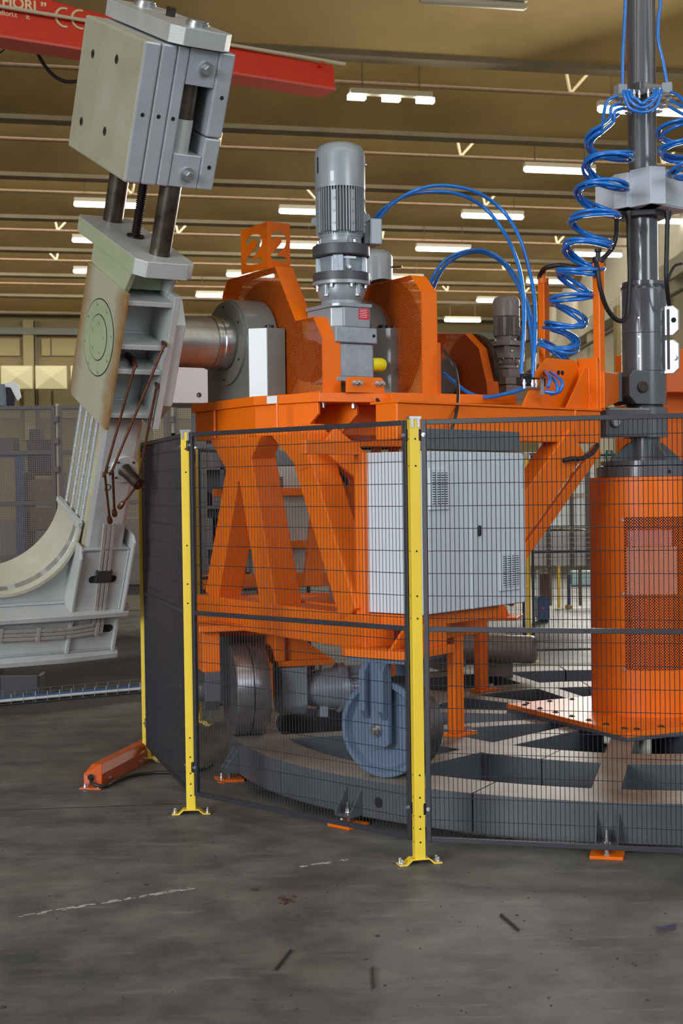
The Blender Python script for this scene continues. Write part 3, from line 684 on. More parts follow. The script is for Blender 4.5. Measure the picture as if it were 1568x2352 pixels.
# curved gusset plate
def cpt(a): return 1.21 + .43 * math.cos(a), -1.13 + .43 * math.sin(a)
arc = [cpt(math.radians(176 + 94 * i / 20)) for i in range(21)] + [(2.1, -1.56)]
vs = []; fs = []
for k, r in arc:
    d = .02
    vs += [arm(k, -.27, r), arm(k, .10, r), arm(k - .012, .10, r - .018), arm(k - .012, -.27, r - .018)]
n = len(arc)
for i in range(n - 1):
    for j in range(4): fs.append([4 * i + j, 4 * i + (j + 1) % 4, 4 * i + 4 + (j + 1) % 4, 4 * i + 4 + j])
fs += [[0, 1, 2, 3], [4 * n - 1, 4 * n - 2, 4 * n - 3, 4 * n - 4]]
ap(MB().add(vs, fs), 'curved_plate', mat('cream_zinc_plate', rgb(190, 188, 172), .5, .2, rgb(176, 172, 152), 8, .6, .15, 200), smooth=40)
ap(MB().prism([arm(.77, -.27, -1.10), arm(.80, -.27, -1.10), arm(.80, .11, -1.10), arm(.77, .11, -1.10)], RR * -.03), 'gusset_cleat', GALV, bevel=.003)
web = [(k, r) for k, r in arc] + [(2.1, -1.66), (.785, -1.66)]
ap(MB().prism([arm(k, .0, r) for k, r in web], QQ * .05), 'gusset_web', GALV)
ap(MB().tube([arm(k, .055, r - .012) for k, r in arc[:21]], .009, 6), 'weld_bead', WELD, smooth=60)
ap(MB().tube([arm(.79, .055, -1.655), arm(2.1, .055, -1.655)], .011, 6), 'weld_bead', WELD, smooth=60)
# lower yoke beam (flanges and web) running outward
ap(MB().prism([arm(k, q, -1.695) for k, q in [(2.1, -.30), (.45, -.30), (.45, -.05), (.385, .10), (.425, .205), (.75, .215), (2.1, .215)]], RR * .032), 'upper_flange', GALV, bevel=.003)
ap(abox(.462, 2.1, -.24, .15, -1.95, -1.695), 'lower_web', GALV, bevel=.003)
for k in (.462, .76): ap(abox(k, k + .022, .15, .172, -1.95, -1.695), 'web_stiffener', GALV, bevel=.003)
ap(MB().prism([arm(k, q, -1.985) for k, q in [(2.1, -.30), (.48, -.30), (.46, 0), (.425, .12), (.45, .20), (.78, .22), (2.1, .22)]], RR * .034), 'lower_flange', GALV, bevel=.003)
ap(MB().tube([arm(.47, .155, -1.945), arm(2.1, .155, -1.945)], .010, 6), 'weld_bead', WELD, smooth=60)
ap(obround(.535, -1.80, .02, .026, .151, .001), 'slot', HOLE)
# three flat cooling strips
STRIP = mat('brushed_stainless_strip', rgb(196, 192, 186), .32, .45, rgb(170, 164, 158), 40, .5)
for j in range(3):
    o_ = .026 * (j - 1); rail = [(.632 + o_, -1.09), (.622 + o_, -1.25), (.598 + o_, -1.785 + o_), (.80, -1.805 + o_), (2.1, -1.765 + o_)]
    m = MB(); w = .0105
    for i in range(len(rail) - 1):
        (k0, r0), (k1, r1) = rail[i], rail[i + 1]; p0 = arm(k0, .168, r0); p1 = arm(k1, .168, r1); dd = (p1 - p0).normalized(); sd = dd.cross(QQ).normalized()
        m.beam(p0 - dd * .008, p1 + dd * .008, w * 2, sd, .018, QQ)
    ap(m, 'cooling_strip', STRIP, bevel=.002)
for k, r in ((.60, -1.79), (.97, -1.80), (1.20, -1.79)): ap(abox(k - .012, k + .012, .16, .180, r - .045, r + .045), 'strip_clamp', STRIP, bevel=.003)
ap(abox(.565, .665, .16, .182, -1.47, -1.39), 'strip_sleeve', mat('dark_sleeve', rgb(70, 68, 66), .4, .5), bevel=.003)
# copper pipes with elbows
def pq(x, y, q): k, r = aq(x, y, q); return arm(k, q, r)
pipes = [[pq(293, 815, .05), pq(306, 828, .16), pq(311, 840, .30), pq(307, 850, .31), pq(243, 1080, .30), pq(241, 1090, .27), pq(252, 1196, .20)],
         [pq(363, 771, .05), pq(374, 782, .16), pq(378, 792, .30), pq(374, 800, .31), pq(262, 1070, .30), pq(259, 1085, .27), pq(263, 1180, .20)],
         [pq(352, 868, .05), pq(359, 876, .16), pq(361, 886, .28), pq(358, 896, .29), pq(327, 1055, .28), pq(322, 1085, .27), pq(310, 1120, .25), pq(277, 1162, .205)]]
for i, P in enumerate(pipes):
    o = ap(MB().tube(spline(P[:4], 4)[:-1] + spline(P[3:], 8), .0075, 8), 'copper_pipe', COPPER, smooth=60)
    MB().cyl(P[0], P[1], .016, 10).cyl(P[1], P[2], .014, 10).build('pipe_elbow', COPPER, o, smooth=40)
    MB().lathe(P[-1], P[-1] - P[-2], [(-.03, .013), (-.015, .017), (.01, .017), (.02, .011)], 6).build('pipe_fitting', COPPER, o)

# ================================================================== CARRIAGE FRAME
FR = thing('orange_carriage', V((car(.1, 1, 0).x, car(.1, 1, 0).y, 0)), 'large orange welded carriage frame with slanted legs and platform behind the mesh fence', 'machine frame')
def fp(mb, name, m=ORANGE, bevel=.006, **k): return mb.build(name, m, FR, bevel=bevel, **k)
SA = math.radians(42); su = V((math.cos(SA), math.sin(SA), 0)); sn = V((math.sin(SA), -math.cos(SA), 0))
SB = V((1.522, 8.32, 0))        # inner end of the side beam, front face
def sbm(u, n, z): return SB - su * u + sn * n + ZZ * z      # u leftwards from the inner end, n towards the viewer
# platform: end piece, chamfer and top plates
plat = [(0, 2.0), (0, 1.225), (.055, 1.095), (.30, 1.12), (.55, 1.0), (1.1, 1.0), (1.1, 2.0)]
fp(MB().prism([car(a, b, 1.99) for a, b in plat], ZZ * .175), 'platform_box')
tp = [(-.015, 2.02), (-.015, 1.215), (.165, .785), (.56, .725), (.56, .66), (1.40, .60), (1.40, 2.02)]
fp(MB().prism([car(a, b, 2.165) for a, b in tp], ZZ * .052), 'platform_plate', bevel=.003)
fp(MB().prism([car(a, b, 2.165) for a, b in [(1.40, 1.25), (2.45, 1.3), (2.45, 2.05), (1.40, 2.02)]], ZZ * .052), 'platform_plate', bevel=.003)
# motor plate in front with gussets
mp = [(.165, .785), (.56, .725), (.56, 1.2), (.165, 1.2)]
fp(MB().prism([car(a, b, 2.217) for a, b in mp], ZZ * .001), 'motor_pad', bevel=0)
gd = (car(.17, .80, 0) - car(0, 1.225, 0)).normalized(); gn = V((-gd.y, gd.x, 0))
for off in (0, .27):
    g0 = car(.03, 1.15, 0) - ee * off - tt * (off * .10)
    fp(MB().prism([g0 + ZZ * 1.99, g0 + ZZ * 2.164, g0 + gd * (.37) + ZZ * 2.164, g0 + gd * (.37) + ZZ * 2.10, g0 + gd * .25 + ZZ * 1.99], gn * .022), 'platform_gusset', bevel=.003)
lb = onpl(625, 910, car(-.016, 1.2, 0), gn); MB().box(car(-.016, 1.215, 2.170) + gd * .10 - gn * .002, gd * .075, gn * .001, ZZ * .042).build('paper_sticker', PAPER, FR)
# side beam (radial) with weld seam
fp(MB().box(sbm(1.66, -.16, 1.93), su * 1.66, sn * .16, ZZ * .185), 'side_beam')
fp(MB().box(sbm(1.66, -.20, 2.115), su * 1.66, sn * .21, ZZ * .012), 'side_beam_plate', bevel=.002)
WELDO = ORANGE
fp(MB().tube([sbm(.24, .003, 1.94), sbm(.24, .003, 2.115)], .008, 6), 'weld_seam', bevel=0)
for b in (1.70, .94): fp(MB().tube([car(-.017, b, 2.0), car(-.017, b, 2.165)], .007, 6), 'weld_seam', bevel=0)
# inner end upstand box with gusset
fp(MB().prism([sbm(u, -.14, z) for u, z in [(0, 2.127), (.47, 2.127), (.46, 2.27), (.43, 2.33), (.33, 2.42), (.08, 2.42), (0, 2.365)]], sn * .012), 'upstand_plate', bevel=.003)
fp(MB().prism([sbm(u, -.0, z) for u, z in [(0.0, 2.127), (0.0, 2.385), (.03, 2.43), (.03, 2.127)]], -sn * .15), 'upstand_end', bevel=.003)
fp(MB().prism([sbm(.04, n, z) for n, z in [(-.13, 2.127), (-.005, 2.127), (-.13, 2.38)]], -su * .2 * -.06), 'upstand_gusset', bevel=.002)
fp(MB().prism([sbm(u, -.07, z) for u, z in [(.02, 2.127), (.245, 2.127), (.07, 2.37), (.02, 2.37)]], sn * .012), 'upstand_brace', bevel=.002)
fp(MB().tube([sbm(.035, -.055, 2.13), sbm(.035, -.055, 2.37)], .007, 6), 'weld_seam', bevel=0)
for u, z in ((.19, 2.34), (.44, 2.17), (.225, 2.34), (.405, 2.17)): MB().lathe(sbm(u, -.1275, z), sn, [(0, .014), (.001, .014)], 14).build('plate_hole', HOLE, FR)
# link arm from the carriage to the mast
# orange posts carrying the hoses
for (x0, y0, x1, y1, Yd, nm) in ((1376, 840, 1362, 592, 8.35, 'taller'), (1250, 860, 1238, 640, 8.75, 'shorter')):
    a = at(x0, y0, Yd); b = V((a.x, a.y, at(x1, y1, Yd).z))
    fp(MB().beam(V((a.x, a.y, 2.12)), b, .05, su, .05, sn), 'hose_post', bevel=.005)
    MB().lathe(b, ZZ, [(-.03, .03), (-.03, .034), (0, .034), (0, .015), (.03, .015), (.035, .02), (.05, .02)], 16).build('post_cap', BLACK if nm == 'taller' else ORANGE, FR, smooth=40)
# brace from the side beam down to the lower frame
p0 = at(1306, 1015, 8.20); p1 = at(1130, 1262, 7.80)
dv = (p1 - p0).normalized(); pv = sn.cross(dv).normalized()
fp(MB().beam(p0, p1, .20, pv, .13, sn), 'diagonal_brace')
p0 = at(1372, 1030, 8.45); p1 = at(1190, 1285, 8.05); dv = (p1 - p0).normalized(); pv = sn.cross(dv).normalized()
fp(MB().beam(p0, p1, .07, pv, .03, sn), 'diagonal_brace')
# end legs (square tubes) and lower beam
def leg(b0, z0, b1, z1, w=.16, a=0.0, d=.16, nm='leg'):
    dv = (car(0, b1, z1) - car(0, b0, z0)).normalized(); pv = ee.cross(dv).normalized(); c = -ee * (a + d / 2)
    return fp(MB().beam(car(0, b0, z0) + c, car(0, b1, z1) + c, w, pv, d, ee), nm)
leg(1.47, 2.0, 1.86, 1.03, .17, .02)
leg(1.42, 2.0, 1.09, .98, .18, -.002, .17)
leg(.80, 2.0, .26, 1.03, .17, .0)
fp(MB().prism([car(-.003, b, z) for b, z in [(1.80, 1.99), (1.16, 1.99), (1.36, 1.78), (1.46, 1.72), (1.56, 1.78)]], -ee * .15), 'head_gusset')
fp(MB().prism([car(-.005, b, z) for b, z in [(1.04, 1.99), (.62, 1.99), (.64, 1.80), (.72, 1.78)]], -ee * .16), 'head_gusset')
fp(MB().box(car(0, .10, .862), -tt * 1.95, -ee * .18, ZZ * .178), 'end_beam')
fp(MB().tube([car(-.002, 1.06, .87), car(-.002, 1.06, 1.04)], .006, 6), 'weld_seam', bevel=0)
# inner legs going to the rear of the carriage and lower inner beams
def bar(p, q, w, h, nm, up_=ZZ):
    p = V(p); q = V(q); dv = (q - p).normalized(); s = dv.cross(up_).normalized(); u2 = s.cross(dv)
    return fp(MB().beam(p, q, w, s, h, u2), nm)
bar(car(.10, .62, 1.96), car(1.05, .18, 1.08), .14, .14, 'inner_leg')
bar(car(1.0, 1.95, 1.96), car(1.0, 1.35, 1.0), .14, .14, 'inner_leg')
bar(car(.15, .20, .95), car(.95, .46, .95), .14, .17, 'lower_side_beam')
bar(car(.15, 1.9, .95), car(.95, 1.5, .95), .14, .17, 'lower_side_beam')
bar(car(.95, .42, .95), car(.95, 1.55, .95), .14, .17, 'lower_cross_beam')
bar(car(.9, .8, 1.06), car(1.1, 1.6, 1.06), .5, .02, 'frame_tray')
# cabinet carrier frame
KA = math.radians(50.4); ku = V((math.cos(KA), math.sin(KA), 0)); kn = V((math.sin(KA), -math.cos(KA), 0))
KC = at(985, 1414, 7.05); KZ0 = KC.z; KC = V((KC.x, KC.y, 0)); KH = .818; KD = .40
KW = (onpl(1207, 1200, KC, kn) - KC).dot(ku)
def kab(u, n, z): return KC + ku * u - kn * n + ZZ * (KZ0 + z)    # u along the doors, n into the cabinet
fp(MB().box(kab(-.035, KD - .02, -.02), kn * -.06, ku * .055, ZZ * (KH + .02)), 'cabinet_upright', bevel=.004)
fp(MB().box(kab(-.03, KD, KH - .01), -kn * .05, -ku * .42, ZZ * .07), 'cabinet_bracket', bevel=.004)
fp(MB().box(kab(0, .06, -.065), ku * KW * .8, -kn * (KD - .04), ZZ * .06), 'cabinet_shelf', bevel=.004)
fp(MB().prism([kab(.02, .1, -.065), kab(.35, .1, -.065), kab(.02, .1, -.25)], -kn * .015), 'cabinet_gusset', bevel=.002)
# support posts standing on the inner ring
for (x, y, yt, zt) in ((1047, 1690, 1440, .88), (1105, 1588, 1395, .9)):
    b = onz(x, y, ZT); o = thing('support_post', b, 'orange square support post on the inner ring ' + ('nearest the front wheel' if x < 1050 else 'in front of the far brown drive motor'), 'post', 'orange posts on the inner ring')
    MB().beam(b + ZZ * .02, V((b.x, b.y, zt + .02)), .085, su, .06, sn).build('post_tube', ORANGE, o, bevel=.006)
    MB().box(b - su * .06 - sn * .05, su * .19, sn * .1, ZZ * .02).build('post_foot', ORANGE, o, bevel=.003)
    for s in (.085, .115): MB().hexbolt(b + su * s + ZZ * .02, ZZ, .011, .025).build('foot_bolt', ZINC, o)

# ================================================================== WHEELS
def wheel_unit(p, ang, label, driven):
    """p = contact point under the wheel centre; ang = outward direction of the wheel axis"""
    a = math.radians(ang); d = V((math.cos(a), math.sin(a), 0)); n = V((-d.y, d.x, 0)); R_ = .245 if not driven else .27; W = .20
    c = V(p) + ZZ * R_
    o = thing('track_wheel', p, label, 'wheel', 'carriage wheels on the ring track')
    if not driven:
        MB().lathe(c, d, [(-.10, R_ - .05), (-.10, R_ - .006), (-.094, R_), (.094, R_), (.10, R_ - .006), (.10, R_ - .028), (.068, R_ - .045), (.064, R_ - .05), (.064, .0001)], 72).build('wheel_disc', BLUEGREY, o, smooth=30)
        MB().lathe(c, d, [(-.088, R_ + .0012), (.072, R_ + .0012)], 72, cap=False).build('wheel_tread', mat('bright_worn_tread', rgb(150, 144, 138), .32, .85, rgb(110, 104, 100), 10, .5), o, smooth=30)
    else:
        MB().lathe(c - d * W / 2, d, [(0, R_ - .05), (0, R_ - .006), (.006, R_), (W - .006, R_), (W, R_ - .006), (W, .0001)], 64).build('wheel_disc', mat('turned_wheel_steel', rgb(176, 174, 176), .28, .85, rgb(140, 136, 136), 14, .5), o, smooth=30)
        MB().lathe(c - d * .004, d, [(0, R_ + .0006), (.006, R_ + .0006)], 64, cap=False).build('tread_groove', HOLE, o)
    return o, c, d, n
pw1 = V((.178, 7.09, 0)) + V((math.cos(math.radians(52)), math.sin(math.radians(52)), 0)) * .10
o, c, d, n = wheel_unit(V((pw1.x, pw1.y, ZT)), 235, 'blue-grey spoked-fork track wheel nearest the viewer beside the yellow post', False)
fk = c + d * .106
m = MB().prism([fk + n * x + ZZ * z for x, z in [(-.07, .34), (.07, .34), (.07, -.065), (.04, -.09), (-.06, -.09), (-.07, -.07)]], d * .03); m.build('fork_cheek', BLUEGREY, o, bevel=.004)
for x in (-.075, .03):
    MB().prism([fk + n * (x + .0) + d * .03 + ZZ * .34, fk + n * x + d * .075 + ZZ * .30, fk + n * x + d * .075 + ZZ * .10, fk + n * x + d * .03 + ZZ * .05], n * .035).build('fork_rib', BLUEGREY, o, bevel=.004)
MB().prism([c - d * .16 + n * x + ZZ * z for x, z in [(-.08, .34), (.08, .34), (.08, -.06), (-.08, -.06)]], -d * .03).build('fork_cheek', BLUEGREY, o, bevel=.004)
MB().box(c - d * .22 - n * .17 + ZZ * .335, d * .36, n * .34, ZZ * .025).build('fork_plate', BLUEGREY, o, bevel=.004)
MB().lathe(fk + d * .03, d, [(0, .032), (.012, .032), (.012, .024), (.03, .024), (.03, .014), (.045, .014)], 24).build('axle_nut', STEEL, o, smooth=30)
# orange mount above the front wheel
zt1 = c.z + .36
fp(MB().prism([c + d * x + n * y - ZZ * (c.z - zt1) for x, y in [(-.26, -.22), (.12, -.22), (.165, -.17), (.165, .17), (.12, .22), (-.26, .22)]], ZZ * .04), 'wheel_mount_plate', bevel=.004)
fp(MB().box(c - d * .14 - n * .15 + V((0, 0, zt1 + .04 - c.z)), d * .20, n * .17, ZZ * (.87 - zt1 - .03)), 'wheel_mount_box', bevel=.005)
for s in (.07, .17):
    fp(MB().prism([c + d * x_ + n * s + ZZ * (z_ - c.z) for x_, z_ in ((.13, zt1 + .04), (-.24, zt1 + .04), (-.24, 1.02), (-.06, 1.02))], n * .016), 'wheel_mount_gusset', bevel=.002)
pw2 = onz(566, 1686, ZT)
o, c, d, n = wheel_unit(pw2, 195, 'dark turned steel drive wheel under the far end of the carriage', True)
for s, nm in ((.17, 'outer'), (-.19, 'inner')):
    if s > 0:
        fp(MB().prism([c + d * s - n * .10 + ZZ * z_ + n * y_ for y_, z_ in [(0, .12), (.2, .12), (.2, .36), (0, .36)]], d * .10), 'axle_hanger', bevel=.005)
        MB().prism([c + d * s + n * y_ + ZZ * z_ for y_, z_ in [(-.10, .12), (.10, .12), (.10, -.05), (.05, -.11), (-.05, -.11), (-.10, -.05)]], d * .09).build('bearing_plate', DKGREY, o, bevel=.004)
        MB().lathe(c + d * (s + .09), d, [(0, .06), (.03, .06), (.035, .045), (.05, .03), (.06, .03)], 28).build('bearing_cap', DKGREY, o, smooth=30)
fp(MB().prism([c + d * x + n * y + ZZ * .36 for x, y in [(.30, -.16), (.30, .16), (-.28, .16), (-.28, -.16)]], ZZ * .035), 'wheel_mount_plate', bevel=.004)
fp(MB().box(c + d * .16 - n * .165 + ZZ * .30, d * -.33, n * .02, ZZ * .07), 'wheel_mount_plate', bevel=.003)
MB().box(c + d * .27 - n * .30 - ZZ * .10, d * -.46, n * .02, ZZ * .46).build('added_rear_dark_plate', DKGREY, o, bevel=.003)  # added dark plate that darkens the view behind the wheel
fp(MB().box(c - d * .15 - n * .12 + ZZ * .17, -d * .06, n * .26, ZZ * .20), 'axle_hanger', bevel=.004)
fp(MB().prism([c - d * .20 - n * .10 + ZZ * z_ - d * x_ for x_, z_ in [(0, .17), (.30, .17), (0, .38)]], n * .015), 'axle_gusset', bevel=.002)
fp(MB().prism([c - d * .20 + n * .09 + ZZ * z_ - d * x_ for x_, z_ in [(0, .17), (.30, .17), (0, .38)]], n * .015), 'axle_gusset', bevel=.002)
fp(MB().box(c - d * .17 - n * .13 + ZZ * .135, -d * .34, n * .26, ZZ * .035), 'axle_plate', bevel=.003)
# drive gearmotor on the dark wheel
g = thing('drive_gearmotor', c - d * .4 - ZZ * c.z, 'grey horizontal drive gearmotor beside the dark drive wheel', 'motor')
MB().prism([c - d * .19 + n * y_ + ZZ * z_ for y_, z_ in [(-.13, .13), (.13, .13), (.13, -.10), (.07, -.16), (-.07, -.16), (-.13, -.10)]], -d * .16).build('gearbox', MOTOR, g, bevel=.012)
for z_ in (.09, -.05): MB().hexbolt(c - d * .27 - n * .13 + ZZ * z_, -n, .013, .025).build('gearbox_plug', ZINC, g)
MB().lathe(c - d * .35 - ZZ * .02, -d, [(0, .09), (.05, .105), (.15, .12), (.21, .125), (.21, .15), (.25, .15), (.25, .13), (.27, .13)], 40).build('motor_bell', CAST, g, smooth=30)
m = MB()
for i in range(20):
    a = 2 * PI * i / 20; x = n * math.cos(a) + ZZ * math.sin(a); y = d.cross(x)
    m.box(c - d * .62 - ZZ * .02 + x * .09 - y * .004, x * .04, y * .008, -d * .22)
m.build('cooling_fins', MOTOR, g)
MB().cyl(c - d * .61 - ZZ * .02, c - d * .86 - ZZ * .02, .098, 32).build('motor_body', MOTOR, g, smooth=30)
MB().box(c - d * .47 - n * .127 - ZZ * .11, -d * .035, n * .004, ZZ * .045).build('rating_label', YLABEL, g)
MB().box(c - d * .44 - n * .05 - ZZ * .19, -d * .05, n * .1, ZZ * .07).build('motor_foot', CAST, g, bevel=.004)
MB().cyl(c - d * .46 + ZZ * .09, c - d * .46 + ZZ * .14, .012, 10).cyl(c - d * .46 + ZZ * .13, c - d * .46 + ZZ * .145, .02, 10).build('breather_plug', STEEL, g)

# ================================================================== BEARING BLOCKS, GUARDS, NUMBER SIGN
def cpl(x, y, a):
    p = onpl(x, y, car(a, 0, 0), ee) - E0; return -p.dot(tt), p.z
def bearing_block(a0, bc, label, disc, th=.20, half=.345):
    o = thing('bearing_block', car(a0 + th / 2, bc, 2.217), label, 'bearing block', 'grey bearing blocks on the platform')
    c = .08
    pl = [(a0 + c, bc - half), (a0, bc - half + c), (a0, bc + half - c), (a0 + c, bc + half), (a0 + th, bc + half), (a0 + th, bc - half)]
    MB().prism([car(a, b, 2.217) for a, b in pl], ZZ * .402).build('block_base', BLOCKG, o, bevel=.003)
    MB().lathe(car(a0 - .001, bc, 2.555), -ee, [(0, .252), (.008, .262), (th, .262)], 72).build('block_cap', BLOCKG, o, smooth=30)
    if disc:
        MB().lathe(car(a0 - .022, bc, 2.553), -ee, [(0, .235), (.004, .248), (.022, .248)], 72).build('seal_cover', mat('seal_cover_grey', rgb(104, 102, 92), .4), o, smooth=30)
        for i in range(6):
            g_ = math.radians(30 + 60 * i); MB().lathe(car(a0 - .0225, bc + .215 * math.cos(g_), 2.553 + .215 * math.sin(g_)), ee, [(0, .008), (.002, .008)], 12).build('cover_hole', HOLE, o)
    for a_, b_ in ((a0 + .145, bc - half + .05), (a0 + .07, bc - half + .07)) if not disc else ((a0 + .13, bc - half + .06),):
        MB().lathe(car(a_, b_, 2.619), ZZ, [(0, .026), (.02, .026), (.022, .022)], 20).build('block_bolt', BLACK, o, smooth=40)
    return o
bearing_block(.02, 1.597, 'grey bearing block with round cover where the yoke arm shaft enters', True)
bearing_block(.68, 1.30, 'grey bearing block with domed top behind the vertical gearmotor', False, .19)
MB_PERF = perforated('orange_perforated_sheet', rgb(226, 104, 8), .0168, .335, .42, axes=(tuple(tt), (0, 0, 1)))
def guard(a0, a1, pts, label, frame=car, mp=MB_PERF, ms=ORANGE, nx=None):
    o = thing('gear_guard', frame((a0 + a1) / 2, pts[0][0], 2.217), label, 'gear guard', 'orange perforated gear guards')
    MB().prism([frame(a0, b, z) for b, z in pts], frame(1, 0, 0) * .002 - frame(0, 0, 0) * .002).build('perforated_side', mp, o)
    MB().prism([frame(a1, b, z) for b, z in pts], frame(0, 0, 0) * .002 - frame(1, 0, 0) * .002).build('perforated_side', mp, o)
    n = len(pts); cx = sum(p[0] for p in pts) / n; cz = sum(p[1] for p in pts) / n
    for i in range(n):
        (b0, z0), (b1, z1) = pts[i], pts[(i + 1) % n]
        if z0 < 2.24 and z1 < 2.24: continue
        d_ = math.hypot(b1 - b0, z1 - z0); nb, nz = (z1 - z0) / d_, -(b1 - b0) / d_
        if nb * (cx - b0) + nz * (cz - z0) < 0: nb, nz = -nb, -nz
        t_ = .004
        MB().hexa([frame(a0 - .002, b0, z0), frame(a1 + .002, b0, z0), frame(a1 + .002, b1, z1), frame(a0 - .002, b1, z1), frame(a0 - .002, b0 + nb * t_, z0 + nz * t_), frame(a1 + .002, b0 + nb * t_, z0 + nz * t_), frame(a1 + .002, b1 + nb * t_, z1 + nz * t_), frame(a0 - .002, b1 + nb * t_, z1 + nz * t_)]).build('rim_sheet', ms, o)
    return o
G1 = [cpl(x, y, .23) for x, y in ((742, 893), (742, 772), (720, 727), (679, 735), (632, 611.5), (523, 642.5), (511, 679))]
G1[0] = (G1[0][0], 2.219); G1[1] = (G1[0][0], G1[1][1])
G1[3] = (G1[3][0], G1[2][1]); G1[5] = (G1[5][0], G1[4][1]); G1 += [(G1[6][0], 2.219)]
gg = guard(.23, .345, G1, 'orange perforated gear guard under the number sign, beside the arm shaft')
# the big gear and pinion inside, seen through the holes
MB().lathe(car(.26, 1.597, 2.553), -ee, [(0, .385), (.06, .385)], 48).build('gear_wheel', STEEL_D, gg, smooth=30)
MB().lathe(car(.26, 1.10, 2.42), -ee, [(0, .12), (.06, .12)], 32).build('pinion', STEEL_D, gg, smooth=30)
for x, y in ((692, 903), (735, 897)):
    b_, z_ = cpl(x, y, .2); MB().lathe(car(.20, b_, 2.217), ZZ, [(0, .012), (.008, .012)], 6).build('guard_bolt', STEEL_D, gg)
fl = MB().box(car(.19, G1[0][0], 2.217), -tt * .45, -ee * .045, ZZ * .012); fl.build('guard_foot', ORANGE, gg, bevel=.002)
G2 = [cpl(x, y, .80) for x, y in ((971, 916), (971, 669), (943, 632), (846, 654), (833, 665))]
G2[0] = (G2[0][0], 2.219); G2[1] = (G2[0][0], G2[1][1]); G2[3] = (G2[3][0], G2[2][1]); G2[4] = (G2[3][0] + .09, G2[3][1] - .1); G2 += [(G2[4][0] + .25, 2.6), (G2[4][0] + .25, 2.219)]
gg2 = guard(.80, .905, G2, 'orange perforated gear guard behind the second bearing block')
MB().lathe(car(.83, 1.195, 2.553), -ee, [(0, .385), (.05, .385)], 48).build('gear_wheel', STEEL_D, gg2, smooth=30)
MB().box(car(.91, G2[0][0] + .02, 2.217), -ee * .035, -tt * .03, ZZ * .30).build('guard_bracket', ORANGE, gg2, bevel=.003)
# number sign
b0, zt_ = cpl(612.5, 509, .25); b1, _ = cpl(553, 529, .25); _, zb_ = cpl(612.5, 615, .25)
p_ = onpl(665, 513, car(0, b0, 0), tt) - E0; aw = -p_.dot(ee) - .25
sg = thing('number_sign', car(.3, b0, zb_), 'orange sheet metal box sign with the digit 2 cut out, above the guard', 'sign')
two_px = [(605, 197), (607, 185), (618, 166), (634, 154), (652, 149), (675, 152), (697, 168), (711, 195), (712, 222), (702, 252), (684, 276), (664, 296), (643, 317), (700, 322), (711, 330), (714, 345), (708, 357), (680, 359), (640, 352), (612, 343), (603, 330), (606, 312), (622, 292), (645, 268), (668, 243), (680, 222), (677, 202), (662, 189), (646, 190), (636, 202), (626, 211), (612, 210)]
two = [((x - 580) / 158.0, (402 - y) / 306.0) for x, y in two_px]
H_ = zt_ - zb_
sheet('sign_face', [(0, 0), (aw, 0), (aw, H_), (0, H_)], [[(u * aw, v * H_) for u, v in two]], car(.25, b0, zb_), -ee, ZZ, .003, ORANGE, sg)
W_ = b1 - b0
sheet('sign_face', [(0, 0), (W_, 0), (W_, H_), (0, H_)], [[(W_ * .03 + u * W_ * .94, v * H_) for u, v in two]], car(.25, b1, zb_), tt, ZZ, .003, ORANGE, sg)
MB().box(car(.25, b0, zb_), -ee * aw, -tt * .02, ZZ * -.02).build('sign_foot', ORANGE, sg)

